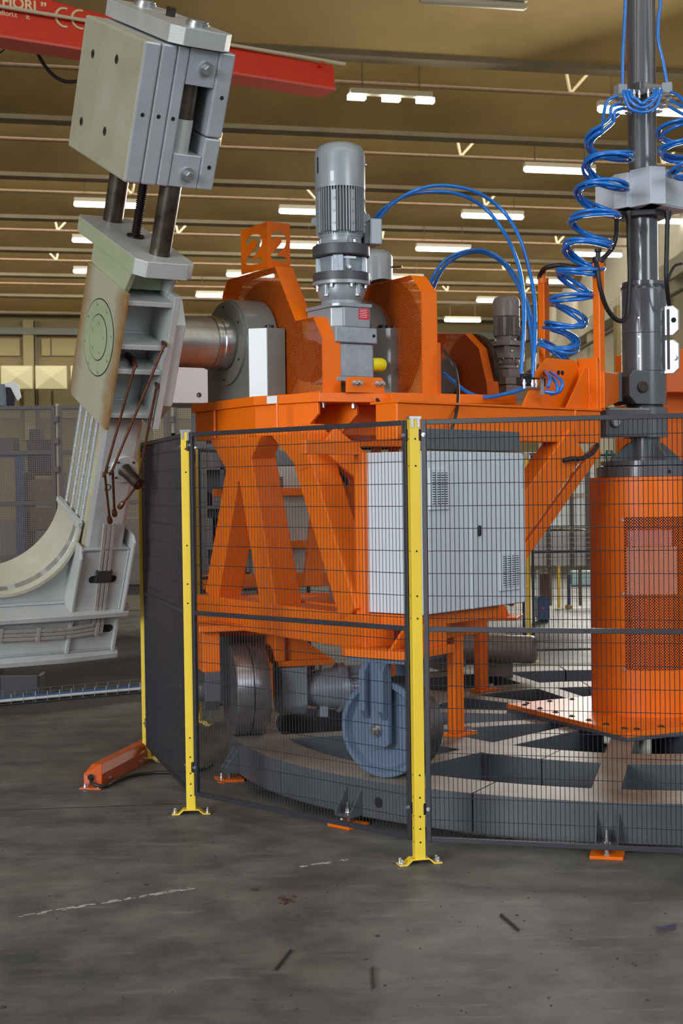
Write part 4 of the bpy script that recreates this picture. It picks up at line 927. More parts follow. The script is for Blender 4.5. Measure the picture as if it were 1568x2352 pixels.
# ================================================================== VERTICAL GEARMOTORS
def gearmotor(M0, ux, uy, label, mm, mc, mr, full=True):
    """M0 = axis on the platform level z=0 reference; ux outwards along the shaft (away from arm), uy to the rear"""
    o = thing('vertical_gearmotor', V((M0.x, M0.y, 2.217)), label, 'motor', 'upright gearmotors'); ux = V(ux); uy = V(uy)
    def zy(y): return at(784, y, 8.16).z
    def L_(z): return V((M0.x, M0.y, z))
    def bx(nm, a0, a1, b0, b1, z0, z1, m_, bev=.008): return MB().box(L_(z0) + ux * a0 + uy * b0, ux * (a1 - a0), uy * (b1 - b0), ZZ * (z1 - z0)).build(nm, m_, o, bevel=bev)
    zc, zt = zy(437), zy(331)
    MB().lathe(L_(zc), ZZ, [(0, .143), (zt - zc - .07, .145), (zt - zc - .045, .140), (zt - zc - .02, .122), (zt - zc - .004, .09), (zt - zc, .05), (zt - zc, .0001)], 56).build('fan_cowl', mm, o, smooth=35)
    zf = zy(548)
    MB().cyl(L_(zf), L_(zc), .122, 40).build('motor_body', mm, o, smooth=30)
    m = MB()
    for i in range(52):
        a = 2 * PI * i / 52; x = V((math.cos(a), math.sin(a), 0)); y = V((-x.y, x.x, 0))
        m.hexa([L_(zf + .02) + x * .118 - y * .0025, L_(zf) + x * .118 + y * .0025, L_(zc) + x * .118 + y * .0025, L_(zc) + x * .118 - y * .0025, L_(zf + .028) + x * .142 - y * .0025, L_(zf + .028) + x * .142 + y * .0025, L_(zc) + x * .142 + y * .0025, L_(zc) + x * .142 - y * .0025])
    m.build('cooling_fins', mm, o, kind='stuff')
    for ang in (-105, -60, -150, -15):
        x = V((math.cos(math.radians(ang)), math.sin(math.radians(ang)), 0)); y = V((-x.y, x.x, 0))
        MB().box(L_(zf + .02) + x * .118 - y * .014, x * .026, y * .028, ZZ * (zc - zf - .04)).build('foot_pad', mm, o, bevel=.003)
        for f in (.25, .5, .75): MB().lathe(L_(zf + (zc - zf) * f) + x * .143, x, [(0, .009), (.006, .009), (.006, .004), (.002, .004)], 10).build('pad_boss', mm, o)
    # terminal box
    x = V((.93, .37, 0)); y = V((-x.y, x.x, 0)); zb = (zy(503) + zy(560)) / 2
    MB().box(L_(zb - .075) + x * .12 - y * .055, x * .05, y * .11, ZZ * .14).build('terminal_base', RINGG, o, bevel=.006)
    tbx = MB().box(L_(zb - .075) + x * .155 - y * .07, x * .075, y * .14, ZZ * .15).build('terminal_box', mm, o, bevel=.008)
    for s in (-1, 1):
        q = V((math.cos(math.radians(-20 + 90 * s)), math.sin(math.radians(-20 + 90 * s)), 0))
    MB().lathe(L_(zy(500)) + V((.145, 0, 0)), V((0, 1, 0)), [(-.008, .012), (-.008, .024), (.008, .024), (.008, .012)], 16).build('lifting_eye', mm, o, smooth=30)
    MB().lathe(L_(zy(508)) + V((-.145, 0, 0)), V((0, 1, 0)), [(-.008, .012), (-.008, .024), (.008, .024), (.008, .012)], 16).build('lifting_eye', mm, o, smooth=30)
    MB().lathe(L_(zy(566)), ZZ, [(0, .132), (.02, .118), (zf - zy(566) + .02, .120)], 40).build('motor_bell', mm, o, smooth=30)
    for i in range(4):
        a = math.radians(-70 + 90 * i); x = V((math.cos(a), math.sin(a), 0)); MB().prism([L_(zy(566)) + x * .12, L_(zy(566)) + x * .155, L_(zy(548)) + x * .12], V((-x.y, x.x, 0)) * .012).build('bell_rib', mm, o)
        MB().hexbolt(L_(zy(566)) + x * .147 + V((-x.y, x.x, 0)) * .03, ZZ, .009, .018).build('flange_bolt', ZINC, o)
    MB().lathe(L_(zy(592)), ZZ, [(0, .160), (.004, .164), (zy(567) - zy(592) - .004, .164), (zy(567) - zy(592), .160)], 56).build('flange_ring', mr, o, smooth=30)
    z0, z1 = zy(632), zy(592)
    MB().lathe(L_(z0), ZZ, [(0, .125), (z1 - z0, .128)], 8, a0=.35).build('adaptor', mc, o, bevel=.01)
    for i in range(4):
        a = math.radians(-97 + 90 * i); x = V((math.cos(a), math.sin(a), 0)); y = V((-x.y, x.x, 0))
        MB().box(L_(z0) + x * .10 - y * .03, x * .045, y * .06, ZZ * (z1 - z0)).build('adaptor_lug', mc, o, bevel=.006)
    x = V((.35, -.93, 0)).normalized(); MB().lathe(L_(zy(622)) + x * .12, x, [(0, .018), (.012, .016), (.016, .008)], 20).build('plug', ZINC, o, smooth=30)
    MB().lathe(L_(zy(650)), ZZ, [(0, .163), (zy(630) - zy(650), .163)], 56).build('flange_ring', mr, o, smooth=30)
    MB().lathe(L_(zy(659)), ZZ, [(0, .158), (.004, .165), (zy(650) - zy(659), .165)], 56).build('gearbox_flange', mm, o, smooth=30)
    for i in range(8):
        a = math.radians(-112 + 45 * i); x = V((math.cos(a), math.sin(a), 0)); MB().hexbolt(L_(zy(659)) + x * .148, -ZZ, .009, .018).build('flange_bolt', ZINC, o)
    MB().lathe(L_(zy(706)), ZZ, [(0, .12), (.03, .115), (.05, .128), (.075, .136), (zy(659) - zy(706), .136)], 48).build('gearbox_neck', mm, o, smooth=40)
    for i in range(4):
        a = math.radians(-130 + 85 * i); x = V((math.cos(a), math.sin(a), 0)); MB().cyl(L_(zy(680)) + x * .13, L_(zy(659)) + x * .13, .022, 16).lathe(L_(zy(685)) + x * .13, ZZ, [(0, .019), (.015, .019)], 6).build('neck_boss', mm, o, smooth=30)
    ztop = zy(703); zm = zy(757); zl = zy(793); zb = zy(872)
    pl = [(-.13, -.10), (-.10, -.135), (.12, -.135), (.12, .19), (-.13, .19)]
    MB().prism([L_(ztop - .02) + ux * a + uy * b for a, b in pl], ZZ * .022).build('gearbox_lid', mm, o, bevel=.004)
    pl = [(-.125, -.08), (-.07, -.13), (.11, -.13), (.11, .18), (-.125, .18)]
    MB().prism([L_(zm) + ux * a + uy * b for a, b in pl], ZZ * (ztop - .02 - zm)).build('gearbox_upper', mm, o, bevel=.008)
    MB().prism([L_(zl) + ux * a + uy * b for a, b in [(-.13, -.14), (.15, -.14), (.15, .18), (-.13, .18)]], ZZ * (zm - zl)).build('gearbox_flange', mc, o, bevel=.008)
    MB().lathe(L_((zm + zl) / 2) + ux * .125 - uy * .1405, -uy, [(0, .010), (.001, .010)], 16).build('flange_hole', HOLE, o)
    bx('gearbox_lower', -.11, .135, -.125, .16, zb, zl, mc, .012)
    bx('gearbox_base', -.12, .14, -.13, .16, zb - .02, zb + .005, mm, .004)
    if full:
        x = V((.28, -.96, 0)).normalized(); y = V((-x.y, x.x, 0)); MB().box(L_(zy(601)) + x * .1275 - y * .05, x * .0012, y * .10, ZZ * .012).build('paper_label', PAPER, o)
        MB().lathe(L_(zy(838)) + ux * .135 - uy * .085, ux, [(0, .040), (.075, .040), (.09, .034), (.098, .018), (.1, .0001)], 28).build('shaft_cover', YELLOW_CAP, o, smooth=40)
        MB().box(L_(zy(738)) + ux * .03 - uy * .1315, ux * .07, uy * .001, ZZ * .06).build('warning_label', REDLABEL, o)
        for k in range(5): MB().box(L_(zy(736) + .006 + .010 * k) + ux * (.04 if k % 2 else .036) - uy * .1318, ux * .05, uy * .0004, ZZ * .0022).build('label_text_line', PAPER, o)
        x = V((-.30, -.95, 0)).normalized(); y = V((-x.y, x.x, 0))
        MB().box(L_(zy(427)) + x * .1445 - y * .011, x * .001, y * .022, ZZ * .058).build('paper_label', PAPER, o)
        x = V((-.86, -.5, 0)).normalized(); y = V((-x.y, x.x, 0))
        MB().box(L_(zy(403)) + x * .1435 - y * .007, x * .002, y * .014, ZZ * .09).build('vent_slot', HOLE, o, bevel=.003)
        MB().cyl(L_(zy(380)) + V((.14, 0, 0)), L_(zy(380)) + V((.155, 0, 0)), .01, 10).build('cowl_screw', ZINC, o)
    else:
        MB().cyl(L_(zy(390)) + V((.13, -.04, 0)), L_(zy(390)) + V((.22, -.06, 0)), .009, 10).build('release_lever', STEEL_D, o)
    return o
gearmotor(car(.44, .98, 0), -ee, -tt, 'tall upright grey gearmotor with yellow shaft cover between the orange guards', MOTOR, CAST, RINGG)
gearmotor(at(861, 600, 11.8), -ee, -tt, 'grey motor cowl half hidden behind the tall grey gearmotor', MOTOR, CAST, RINGG, False)
bm_ = gearmotor(at(1162, 700, 9.6), -ee, -tt, 'smaller brownish gearmotor standing behind the blue hose arcs', MOTOR_D, MOTOR_D, MOTOR_D, False); bm_.scale = (.62, .62, .52)
# orange bracket with bolts in front of the gearbox foot
fp(MB().prism([car(a, .735, z) for a, z in [(.315, 2.217), (.565, 2.217), (.565, 2.285), (.545, 2.305), (.335, 2.305), (.315, 2.285)]], -tt * .02), 'motor_foot_bracket', bevel=.003)
for a in (.375, .525):
    for s in (-.012, .018): MB().hexbolt(car(a + s, .735, 2.27), tt, .011, .03).build('bracket_bolt', ZINC, FR)
for a in (.22, .42): MB().hexbolt(car(a, .84, 2.165), -ZZ, .012, .03).build('bracket_bolt', ZINC, FR)
# far guard of the neighbouring machine
far0 = at(1060, 850, 9.35); fo = V((far0.x, far0.y, 0))
def farf(a, b, z): return fo - ee * a - tt * b + ZZ * z
def fpl(x, y):
    p = onpl(x, y, fo, ee) - fo; return -p.dot(tt), p.z
PERF_FAR = perforated('far_orange_perforated_sheet', rgb(206, 92, 20), .0175, .31, .45, axes=(tuple(tt), (0, 0, 1)))
G3 = [fpl(x, y) for x, y in ((1122, 945), (1118, 880), (1100, 800), (1068, 766), (1000, 766), (985, 820))]; G3[0] = (G3[0][0], 2.219); G3 += [(G3[5][0], 2.219)]
gg3 = guard(0, .09, G3, 'orange perforated gear guard with a dark round cover, left of the brown motor', farf, PERF_FAR)
MB().lathe(farf(-.03, fpl(1035, 870)[0], fpl(1035, 870)[1]), ee, [(0, .13), (.012, .13), (.012, .11), (.012, .0001)], 40).build('bearing_cover', DKGREY, gg3, smooth=30)
MB().lathe(farf(.06, fpl(1060, 860)[0], fpl(1060, 860)[1]), -ee, [(0, .27), (.04, .27)], 40).build('gear_wheel', STEEL_D, gg3)
# pinkish machine block far left of the bearing block
p = at(445, 880, 10.3)
blk = MB().box(p - V((.28, 0, .14)), V((.40, .12, 0)), V((-.15, .5, 0)), ZZ * .42).build('pink_block', PINK, bevel=.006)
tag(blk, 'pale pinkish steel block behind the yoke arm shaft', 'machine block')
MB().box(V((p.x - .05, p.y + .25, 0)), V((.10, 0, 0)), V((0, .1, 0)), ZZ * (p.z - .139)).build('block_pedestal', DKGREY, blk)
for x, z in ((.32, .06), (.32, .32)):
    MB().lathe(p - V((.28, 0, .14)) + V((.40, .12, 0)).normalized() * x + ZZ * z, V((.287, -.958, 0)), [(0, .018), (.004, .018), (.004, .010), (0, .01)], 14).build('block_screw', STEEL_D, blk)

# ================================================================== CONTROL CABINET
CB = thing('control_cabinet', kab(KW / 2, KD / 2, 0), 'light grey two-door control cabinet hung on the carriage behind the nearest yellow post', 'control cabinet')
MB().box(kab(0, .022, 0), ku * KW, -kn * (KD - .022), ZZ * KH).build('cabinet_body', CABINET, CB, bevel=.004)
def kpl(x, y):
    p = onpl(x, y, KC, kn) - KC; return p.dot(ku), p.z - KZ0
us, _ = kpl(1082, 1200)
for u0, u1 in ((.004, us - .003), (us + .003, KW - .004)):
    MB().box(kab(u0, .02, .006), ku * (u1 - u0), kn * .02, ZZ * (KH - .012)).build('cabinet_door', CABINET, CB, bevel=.004)
MB().box(kab(us - .010, 0, .006), ku * .03, kn * .006, ZZ * (KH - .012)).build('door_strip', CABINET, CB, bevel=.002)
for (x0, y0, x1, y1) in ((983, 1075, 1028, 1172), (1146, 1266, 1191, 1358)):
    ua, za = kpl(x0, y1); ub, zb = kpl(x1, y0)
    if x0 < 1000: za, zb = kpl(1000, 1171)[1], kpl(1000, 1076)[1]
    v_ = MB().box(kab(ua, 0, za), ku * (ub - ua), kn * .012, ZZ * (zb - za)).build('vent_filter', CABINET, CB, bevel=.003)
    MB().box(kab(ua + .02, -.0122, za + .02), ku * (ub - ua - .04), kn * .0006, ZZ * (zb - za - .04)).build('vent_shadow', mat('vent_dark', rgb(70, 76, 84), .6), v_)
    n_ = 14; hh = (zb - za - .04) / n_
    for i in range(n_): MB().prism([kab(ua + .02, -.0126 - dn, za + .02 + hh * i + dz) for dn, dz in ((0, 0), (.006, .001), (.006, hh * .45), (0, hh * .62))], ku * (ub - ua - .04)).build('vent_slat', CABINET, v_)
    for i in range(1, 4): MB().box(kab(ua + .02 + (ub - ua - .04) * i / 4 - .001, -.0126, za + .02), ku * .002, kn * .0062, ZZ * (zb - za - .04)).build('vent_bar', CABINET, v_)
u, z = kpl(1099, 1219)
MB().prism([kab(u - .011 + x, -.001, z - .028 + y) for x, y in rrect(0, 0, .022, .056, .010)], kn * .01).build('door_lock', BLACK, CB, bevel=.002)
MB().lathe(kab(u, -.011, z), kn, [(0, .006), (.002, .006), (.002, .003), (.0005, .003)], 12).build('lock_insert', STEEL_D, CB)
for i_ in range(7): MB().box(kab(KW - .034, -.0005, KH - .19 + .019 * i_), ku * (.020 if i_ % 3 else .026), kn * .002, ZZ * .011).build('embossed_mark', mat('embossed_grey', rgb(190, 197, 207), .5), CB, bevel=.001)
# grey sheet metal box on top
ub = (onpl(1162, 1010, KC - kn * .13, kn) - KC).dot(ku)
tb = MB().box(kab(.02, .015, KH + .008), ku * (ub - .06), -kn * .11, ZZ * .105).build('top_housing', CAB_D, CB, bevel=.003)
# far cabinet of the neighbouring carriage, between the legs
q0 = at(582, 1285, 10.6)
fc = thing('rear_cabinet', V((q0.x, q0.y, 0)), 'grey cabinet with two vents seen between the orange legs', 'control cabinet')
x_ = V((.97, .24, 0)); y_ = V((-.24, .97, 0)); zt2 = at(600, 1072, 10.6).z; zb2 = at(600, 1345, 10.6).z
MB().box(V((q0.x, q0.y, zb2)), x_ * .85, y_ * .3, ZZ * (zt2 - zb2)).build('cabinet_body', CAB_BACK, fc, bevel=.006)
MB().box(V((q0.x, q0.y, zt2 + .01)) + y_ * .05 + x_ * .03, x_ * .70, y_ * .2, ZZ * .11).build('top_housing', CAB_D, fc, bevel=.004)
for yv in (1110, 1152):
    c_ = onpl(628, yv, V((q0.x, q0.y, 0)), y_)
    for i in range(7): MB().box(c_ - x_ * .08 + ZZ * (-.045 + .014 * i) - y_ * .006, x_ * .15, y_ * .006, ZZ * .008).build('vent_slat', RINGG, fc)
for y0, y1 in ((1121, 1139), (1243, 1261)):
    z0, z1 = at(650, y1, 10.55).z, at(650, y0, 10.55).z; MB().box(V((q0.x, q0.y, z0)) - y_ * .05 - x_ * .3, x_ * 1.0, y_ * .045, ZZ * (z1 - z0)).build('mounting_rail', ORANGE, fc, bevel=.003)
z0, z1 = at(650, 1350, 10.55).z, at(650, 1318, 10.55).z; MB().box(V((q0.x, q0.y, z0)) - y_ * .06 - x_ * .5, x_ * 1.5, y_ * .10, ZZ * (z1 - z0)).build('base_beam', ORANGE, fc, bevel=.004)
MB().beam(at(748, 1050, 10.3), at(716, 1345, 10.3), .13, x_, .1, y_).build('frame_leg', ORANGE, fc, bevel=.005)
MB().beam(V((q0.x, q0.y, 0)) + x_ * .1 + y_ * .1, V((q0.x, q0.y, zb2)) + x_ * .1 + y_ * .1, .1, x_, .1, y_).build('frame_leg', ORANGE, fc, bevel=.005)
# steel plate stack lying on the frame tray
p = car(.45, .80, 1.05)
st = MB().prism([p + -ee * a - tt * b for a, b in [(-.22, -.05), (.20, -.25), (.34, .05), (-.05, .30)]], ZZ * .125).build('steel_block', mat('brown_grey_steel', rgb(128, 110, 106), .45, .4, rgb(150, 138, 134), 6, .5), bevel=.006)
tag(st, 'brownish grey steel block lying inside the lower carriage frame', 'steel block')
fp(MB().box(car(.2, .35, 1.03), -ee * .8, -tt * .9, ZZ * .018), 'frame_shelf', bevel=.002)

# ================================================================== MAST IN THE MIDDLE OF THE RING
PM = V((1.89, 8.83, 0))
def zm_(y): return at(1480, y, 8.83).z
MA = thing('central_mast', PM + ZZ * ZT, 'dark grey central mast standing on a perforated orange drum', 'mast')
def mp_(mb, nm, m_, **k): return mb.build(nm, m_, MA, **k)
pa = math.radians(-64.5); px_ = V((math.cos(pa), math.sin(pa), 0)); py_ = V((-px_.y, px_.x, 0)); hs = .635
mp_(MB().prism([PM + px_ * a + py_ * b + ZZ * (ZT + .001) for a, b in ((-hs, -hs), (hs, -hs), (hs, hs), (-hs, hs))], ZZ * .022), 'lower_plate', RAIL, bevel=.003)
zp = ZT + .023; drum_top = zm_(1096)
plo = mp_(MB().prism([PM + px_ * a + py_ * b + ZZ * zp for a, b in ((-hs, -hs), (hs, -hs), (hs, hs), (-hs, hs))], ZZ * .03), 'base_plate', ORANGE, bevel=.003)
for i in range(7):
    for sx, sy in ((-1, None), (None, -1), (1, None), (None, 1)):
        t_ = -.52 + 1.04 * i / 6; a, b = (sx * .57, t_) if sx else (t_, sy * .57)
        MB().lathe(PM + px_ * a + py_ * b + ZZ * (zp + .03), ZZ, [(0, .02), (.004, .02), (.004, .012), (.010, .012)], 6).build('plate_bolt', STEEL_D, plo)
zd = zp + .03
RD = .346
# drum: shell with a window for the perforated panel
wa0, wa1 = -124.0, -40.0; wz0, wz1 = zm_(1525), zm_(1185)
def dr(a, z, r=RD): return PM + V((math.cos(math.radians(a)), math.sin(math.radians(a)), 0)) * r + ZZ * z
def drum_arc(a0, a1, z0, z1, n, closed):
    vs = []; fs = []; k = n if closed else n + 1
    for i in range(k):
        a = a0 + (a1 - a0) * i / n; vs += [dr(a, z0, RD - .008), dr(a, z0), dr(a, z1), dr(a, z1, RD - .008)]
    for i in range(n):
        j = (i + 1) % k
        for q in range(4): fs.append([4 * i + q, 4 * i + (q + 1) % 4, 4 * j + (q + 1) % 4, 4 * j + q])
    if not closed: fs += [[0, 1, 2, 3], [4 * n + 3, 4 * n + 2, 4 * n + 1, 4 * n]]
    return MB().add(vs, fs)
mp_(drum_arc(0, 360, zd, wz0, 96, True), 'drum_shell', ORANGE, smooth=35)
mp_(drum_arc(0, 360, wz1, drum_top, 96, True), 'drum_shell', ORANGE, smooth=35)
mp_(drum_arc(wa1, wa0 + 360, wz0, wz1, 74, False), 'drum_shell', ORANGE, smooth=35)
mp_(MB().cyl(PM + ZZ * (drum_top - .01), PM + ZZ * drum_top, RD - .004, 64), 'drum_lid', ORANGE, smooth=30)
# perforated panel: cylindrical sheet, holes by angle and height
def perf_cyl(name, col):
    mt = bpy.data.materials.new(name); mt.use_nodes = True; nt = mt.node_tree; N = nt.nodes; L = nt.links; b = N['Principled BSDF']; b.inputs['Base Color'].default_value = col; b.inputs['Roughness'].default_value = .4
    uv = N.new('ShaderNodeUVMap'); sp = N.new('ShaderNodeSeparateXYZ'); L.new(uv.outputs[0], sp.inputs[0])
    def mth(op, a, bb=None):
        x = N.new('ShaderNodeMath'); x.operation = op
        for i, s in enumerate((a, bb)):
            if s is None: continue
            if isinstance(s, (int, float)): x.inputs[i].default_value = s
            else: L.new(s, x.inputs[i])
        return x.outputs[0]
    u, v = sp.outputs[0], sp.outputs[1]
    def cell(o_):
        a = mth('SUBTRACT', mth('FRACT', mth('ADD', u, o_)), .5); c = mth('SUBTRACT', mth('FRACT', mth('ADD', v, o_)), .5); return mth('SQRT', mth('ADD', mth('MULTIPLY', a, a), mth('MULTIPLY', c, c)))
    s_ = mth('GREATER_THAN', mth('MINIMUM', cell(10.0), cell(10.5)), .27)
    tr = N.new('ShaderNodeBsdfTransparent'); mx = N.new('ShaderNodeMixShader'); L.new(s_, mx.inputs[0]); L.new(tr.outputs[0], mx.inputs[1]); L.new(b.outputs[0], mx.inputs[2]); L.new(mx.outputs[0], N['Material Output'].inputs['Surface'])
    return mt
me = bpy.data.meshes.new('perforated_panel'); vs = []; fs = []; uvs = []; n2 = 28
for i in range(n2 + 1):
    a = wa0 - 1 + (wa1 - wa0 + 2) * i / n2; vs += [dr(a, wz0 - .01, RD - .006), dr(a, wz1 + .01, RD - .006)]
for i in range(n2): fs.append([2 * i, 2 * i + 2, 2 * i + 3, 2 * i + 1])
me.from_pydata(vs, [], fs); ul = me.uv_layers.new(name='UVMap')
for poly in me.polygons:
    for li in poly.loop_indices:
        vi = me.loops[li].vertex_index; a = math.radians(wa0 - 1 + (wa1 - wa0 + 2) * (vi // 2) / n2) * RD / .0175; ul.data[li].uv = (a, (0 if vi % 2 == 0 else (wz1 - wz0 + .02) / .0175))
me.polygons.foreach_set('use_smooth', [True] * len(me.polygons)); me.materials.append(perf_cyl('orange_perforated_drum_sheet', rgb(222, 98, 6)))
o = bpy.data.objects.new('perforated_panel', me); COL.objects.link(o); o.parent = MA; o.matrix_parent_inverse = MA.matrix_basis.inverted()
mp_(MB().cyl(PM + ZZ * zd, PM + ZZ * (drum_top - .02), .17, 32), 'inner_tube', mat('inner_red_oxide', rgb(120, 44, 20), .6), smooth=30)
# equipment plate and box behind the perforation
fd = V((math.cos(math.radians(-92)), math.sin(math.radians(-92)), 0)); fs_ = V((-fd.y, fd.x, 0))
mp_(MB().box(PM + fd * .26 - fs_ * .17 + ZZ * zm_(1358), fs_ * .30, fd * .02, ZZ * (zm_(1252) - zm_(1358))), 'inner_plate', PINK)
mp_(MB().box(PM + fd * .255 - fs_ * .16 + ZZ * zm_(1250), fs_ * .26, fd * .03, ZZ * (zm_(1215) - zm_(1250))), 'inner_box', mat('lilac_box', rgb(170, 160, 190), .5))
for a in (wa0 - 1.5, wa1 + 1.5):
    for z in (wz0 - .0, (wz0 + wz1) / 2, wz1 - .02): MB().hexbolt(dr(a, z, RD), dr(a, z, RD + .1) - dr(a, z, RD), .007, .012).build('panel_screw', ZINC, MA)
# flanges, neck, hub
mp_(MB().lathe(PM + ZZ * drum_top, ZZ, [(0, .30), (.004, .303), (.062, .303), (.066, .299)], 72), 'bearing_flange', DKGREY, smooth=30)
zf1 = drum_top + .066
mp_(MB().lathe(PM + ZZ * (zf1 + .006), ZZ, [(0, .275), (.028, .275)], 72), 'slewing_flange', DKGREY, smooth=30)
mp_(MB().lathe(PM + ZZ * zf1, ZZ, [(0, .26), (.008, .26)], 48), 'slewing_gap', HOLE)
fd2 = V((math.cos(math.radians(-75)), math.sin(math.radians(-75)), 0)); MB().lathe(PM + fd2 * .304 + ZZ * (drum_top + .03), fd2, [(0, .012), (.001, .012)], 14).build('flange_hole', HOLE, MA)
zn0 = zf1 + .034; zn1 = zm_(1006)
mp_(MB().cyl(PM + ZZ * zn0, PM + ZZ * (zn1 + .02), .092, 40), 'neck_tube', DKGREY, smooth=30)
for a in (-160, -115, -70, -25, 20, 110, 65, 155):
    if a in (-115, -25, 65, 155): x = V((math.cos(math.radians(a - 45)), math.sin(math.radians(a - 45)), 0))
    else: continue
    y = V((-x.y, x.x, 0)); mp_(MB().prism([PM + x * r + ZZ * z - y * .009 for r, z in ((.08, zn0), (.245, zn0), (.245, zn0 + .015), (.12, zn1 - .03), (.08, zn1 - .03))], y * .018), 'neck_gusset', DKGREY, bevel=.002)
zh1 = zm_(938)
mp_(MB().cyl(PM + ZZ * zn1, PM + ZZ * zh1, .138, 48), 'lower_hub', DKGREY, smooth=30)
ld = V((-.93, -.36, 0)).normalized(); ln = V((-ld.y, ld.x, 0))
mp_(MB().box(PM + ld * .02 - ln * .13 + ZZ * zn1, ld * .34, ln * .26, ZZ * (zh1 - zn1 - .004)), 'hub_lug', DKGREY, bevel=.012)
MB().lathe(PM + ld * .30 + ln * .13 + ZZ * (zn1 + zh1) / 2, ln, [(0, .032), (.02, .032), (.024, .026)], 28).build('hinge_pin', STEEL, MA, smooth=30)
MB().lathe(PM + ld * .30 + ln * .13 + ZZ * ((zn1 + zh1) / 2 - .002) * 1.0, ln, [(0, .036), (.004, .036)], 28).build('pin_ring', RINGG, MA)
zs0, zs1 = zm_(931), zm_(855)
mp_(MB().cyl(PM + ZZ * zs0, PM + ZZ * zs1, .134, 48), 'upper_hub', DKGREY, smooth=30)
mp_(MB().prism([PM + ld * x - ln * -.125 + ZZ * z for x, z in ((0, zs0), (.14, zs0), (.19, zs0 + .05), (.19, zs1 - .035), (.16, zs1), (0, zs1))], -ln * .25), 'hub_cheek', DKGREY, bevel=.004)
MB().lathe(PM + ld * .10 + ln * .125 + ZZ * (zs0 + zs1) / 2, ln, [(0, .034), (.012, .034), (.016, .028)], 28).build('hinge_pin', STEEL_D, MA, smooth=30)
mp_(MB().cyl(PM + ZZ * zh1, PM + ZZ * zs0, .11, 32), 'hub_gap', RINGG, smooth=30)
zv1 = zm_(663)
mp_(MB().lathe(PM + ZZ * zs1, ZZ, [(.002, .139), (zm_(768) - zs1 - .002, .139), (zm_(768) - zs1, .137), (zm_(768) - zs1 + .002, .139), (zv1 - zs1 - .02, .139), (zv1 - zs1, .134)], 56), 'sleeve', DKGREY, smooth=20)
mp_(MB().lathe(PM + ZZ * zv1, ZZ, [(0, .130), (.012, .130), (.012, .136), (.035, .136), (.037, .12)], 56), 'sleeve_collar', DKGREY, smooth=20)
for i in range(16):
    a = 2 * PI * i / 16; x = V((math.cos(a), math.sin(a), 0)); y = V((-x.y, x.x, 0)); mp_(MB().box(PM + x * .128 - y * .014 + ZZ * (zv1 - .006), x * .012, y * .028, ZZ * .014), 'collar_tab', RINGG)
for z in (zm_(735), zm_(778), zm_(822)): MB().lathe(PM + V((-.42, -.907, 0)) * .139 + ZZ * z, V((-.42, -.907, 0)), [(0, .006), (.004, .006)], 10).build('sleeve_screw', ZINC, MA)
mp_(MB().cyl(PM + ZZ * zv1, PM + ZZ * 6.6, .088, 48), 'mast_tube', DKGREY, smooth=30)
# aluminium hinge plates on the right of the sleeve
rd = V((.83, -.56, 0)).normalized(); rn = V((-rd.y, rd.x, 0))
for y0, y1 in ((775, 708), (862, 785)):
    z0, z1 = zm_(y0), zm_(y1); c_ = .03
    mp_(MB().prism([PM + rd * x - rn * .01 + ZZ * z for x, z in ((.12, z0), (.19, z0), (.225, z0 + c_), (.225, z1 - c_), (.19, z1), (.12, z1))], rn * .02), 'hinge_plate', ALU, bevel=.003)
mp_(MB().box(PM + rd * .155 - rn * .022 + ZZ * zm_(852), rd * .012, rn * .012, ZZ * (zm_(716) - zm_(852))), 'hinge_rod', BLACK)
MB().lathe(PM + rd * .195 - rn * .011 + ZZ * zm_(741), -rn, [(0, .016), (.001, .016)], 18).build('plate_hole', HOLE, MA)
MB().lathe(PM + rd * .20 - rn * .011 + ZZ * zm_(826), -rn, [(0, .018), (.02, .018)], 18).build('plate_pin', ALU, MA, smooth=30)
# carriage link from the side beam to the mast, and the neighbouring carriage link on the right
a_ = sbm(.0, -.03, 2.16); b_ = PM + ld * .24 + ln * .02 + ZZ * ((zs0 + zs1) / 2)
fp(MB().hexa([V((a_.x, a_.y, 2.13)) + sn * .06, V((a_.x, a_.y, 2.13)) - sn * .06, V((b_.x, b_.y, zs0 + .02)) - sn * .05, V((b_.x, b_.y, zs0 + .02)) + sn * .05, V((a_.x, a_.y, 2.345)) + sn * .06, V((a_.x, a_.y, 2.345)) - sn * .06, V((b_.x, b_.y, zs1 - .02)) - sn * .05, V((b_.x, b_.y, zs1 - .02)) + sn * .05]), 'mast_link', bevel=.004)
mp_(MB().box(V((b_.x, b_.y, zs0 + .015)) - sn * .07, -ld * .06 * -1, sn * .14, ZZ * (zs1 - zs0 - .03)), 'link_clevis', DKGREY, bevel=.004)
MB().cyl(sbm(-.005, -.02, 2.23), sbm(-.06, -.02, 2.23), .012, 12).build('link_pin', PAPER, FR, smooth=30)
p = at(1500, 985, 9.6)
nb = thing('neighbour_carriage', V((p.x + .5, p.y, 0)), 'orange carriage part of the next station, right behind the mast', 'machine frame')
MB().box(V((at(1515, 960, 9.5).x, 9.5, at(1500, 1085, 9.5).z)), V((1.6, .55, 0)), V((-.2, .5, 0)), ZZ * (at(1500, 800, 9.5).z - at(1500, 1085, 9.5).z)).build('side_beam', ORANGE, nb, bevel=.008)
MB().box(V((at(1522, 845, 9.3).x, 9.35, at(1522, 900, 9.3).z)), V((1.5, .3, 0)), V((0, .1, 0)), ZZ * .14).build('cross_beam', ORANGE, nb, bevel=.006)

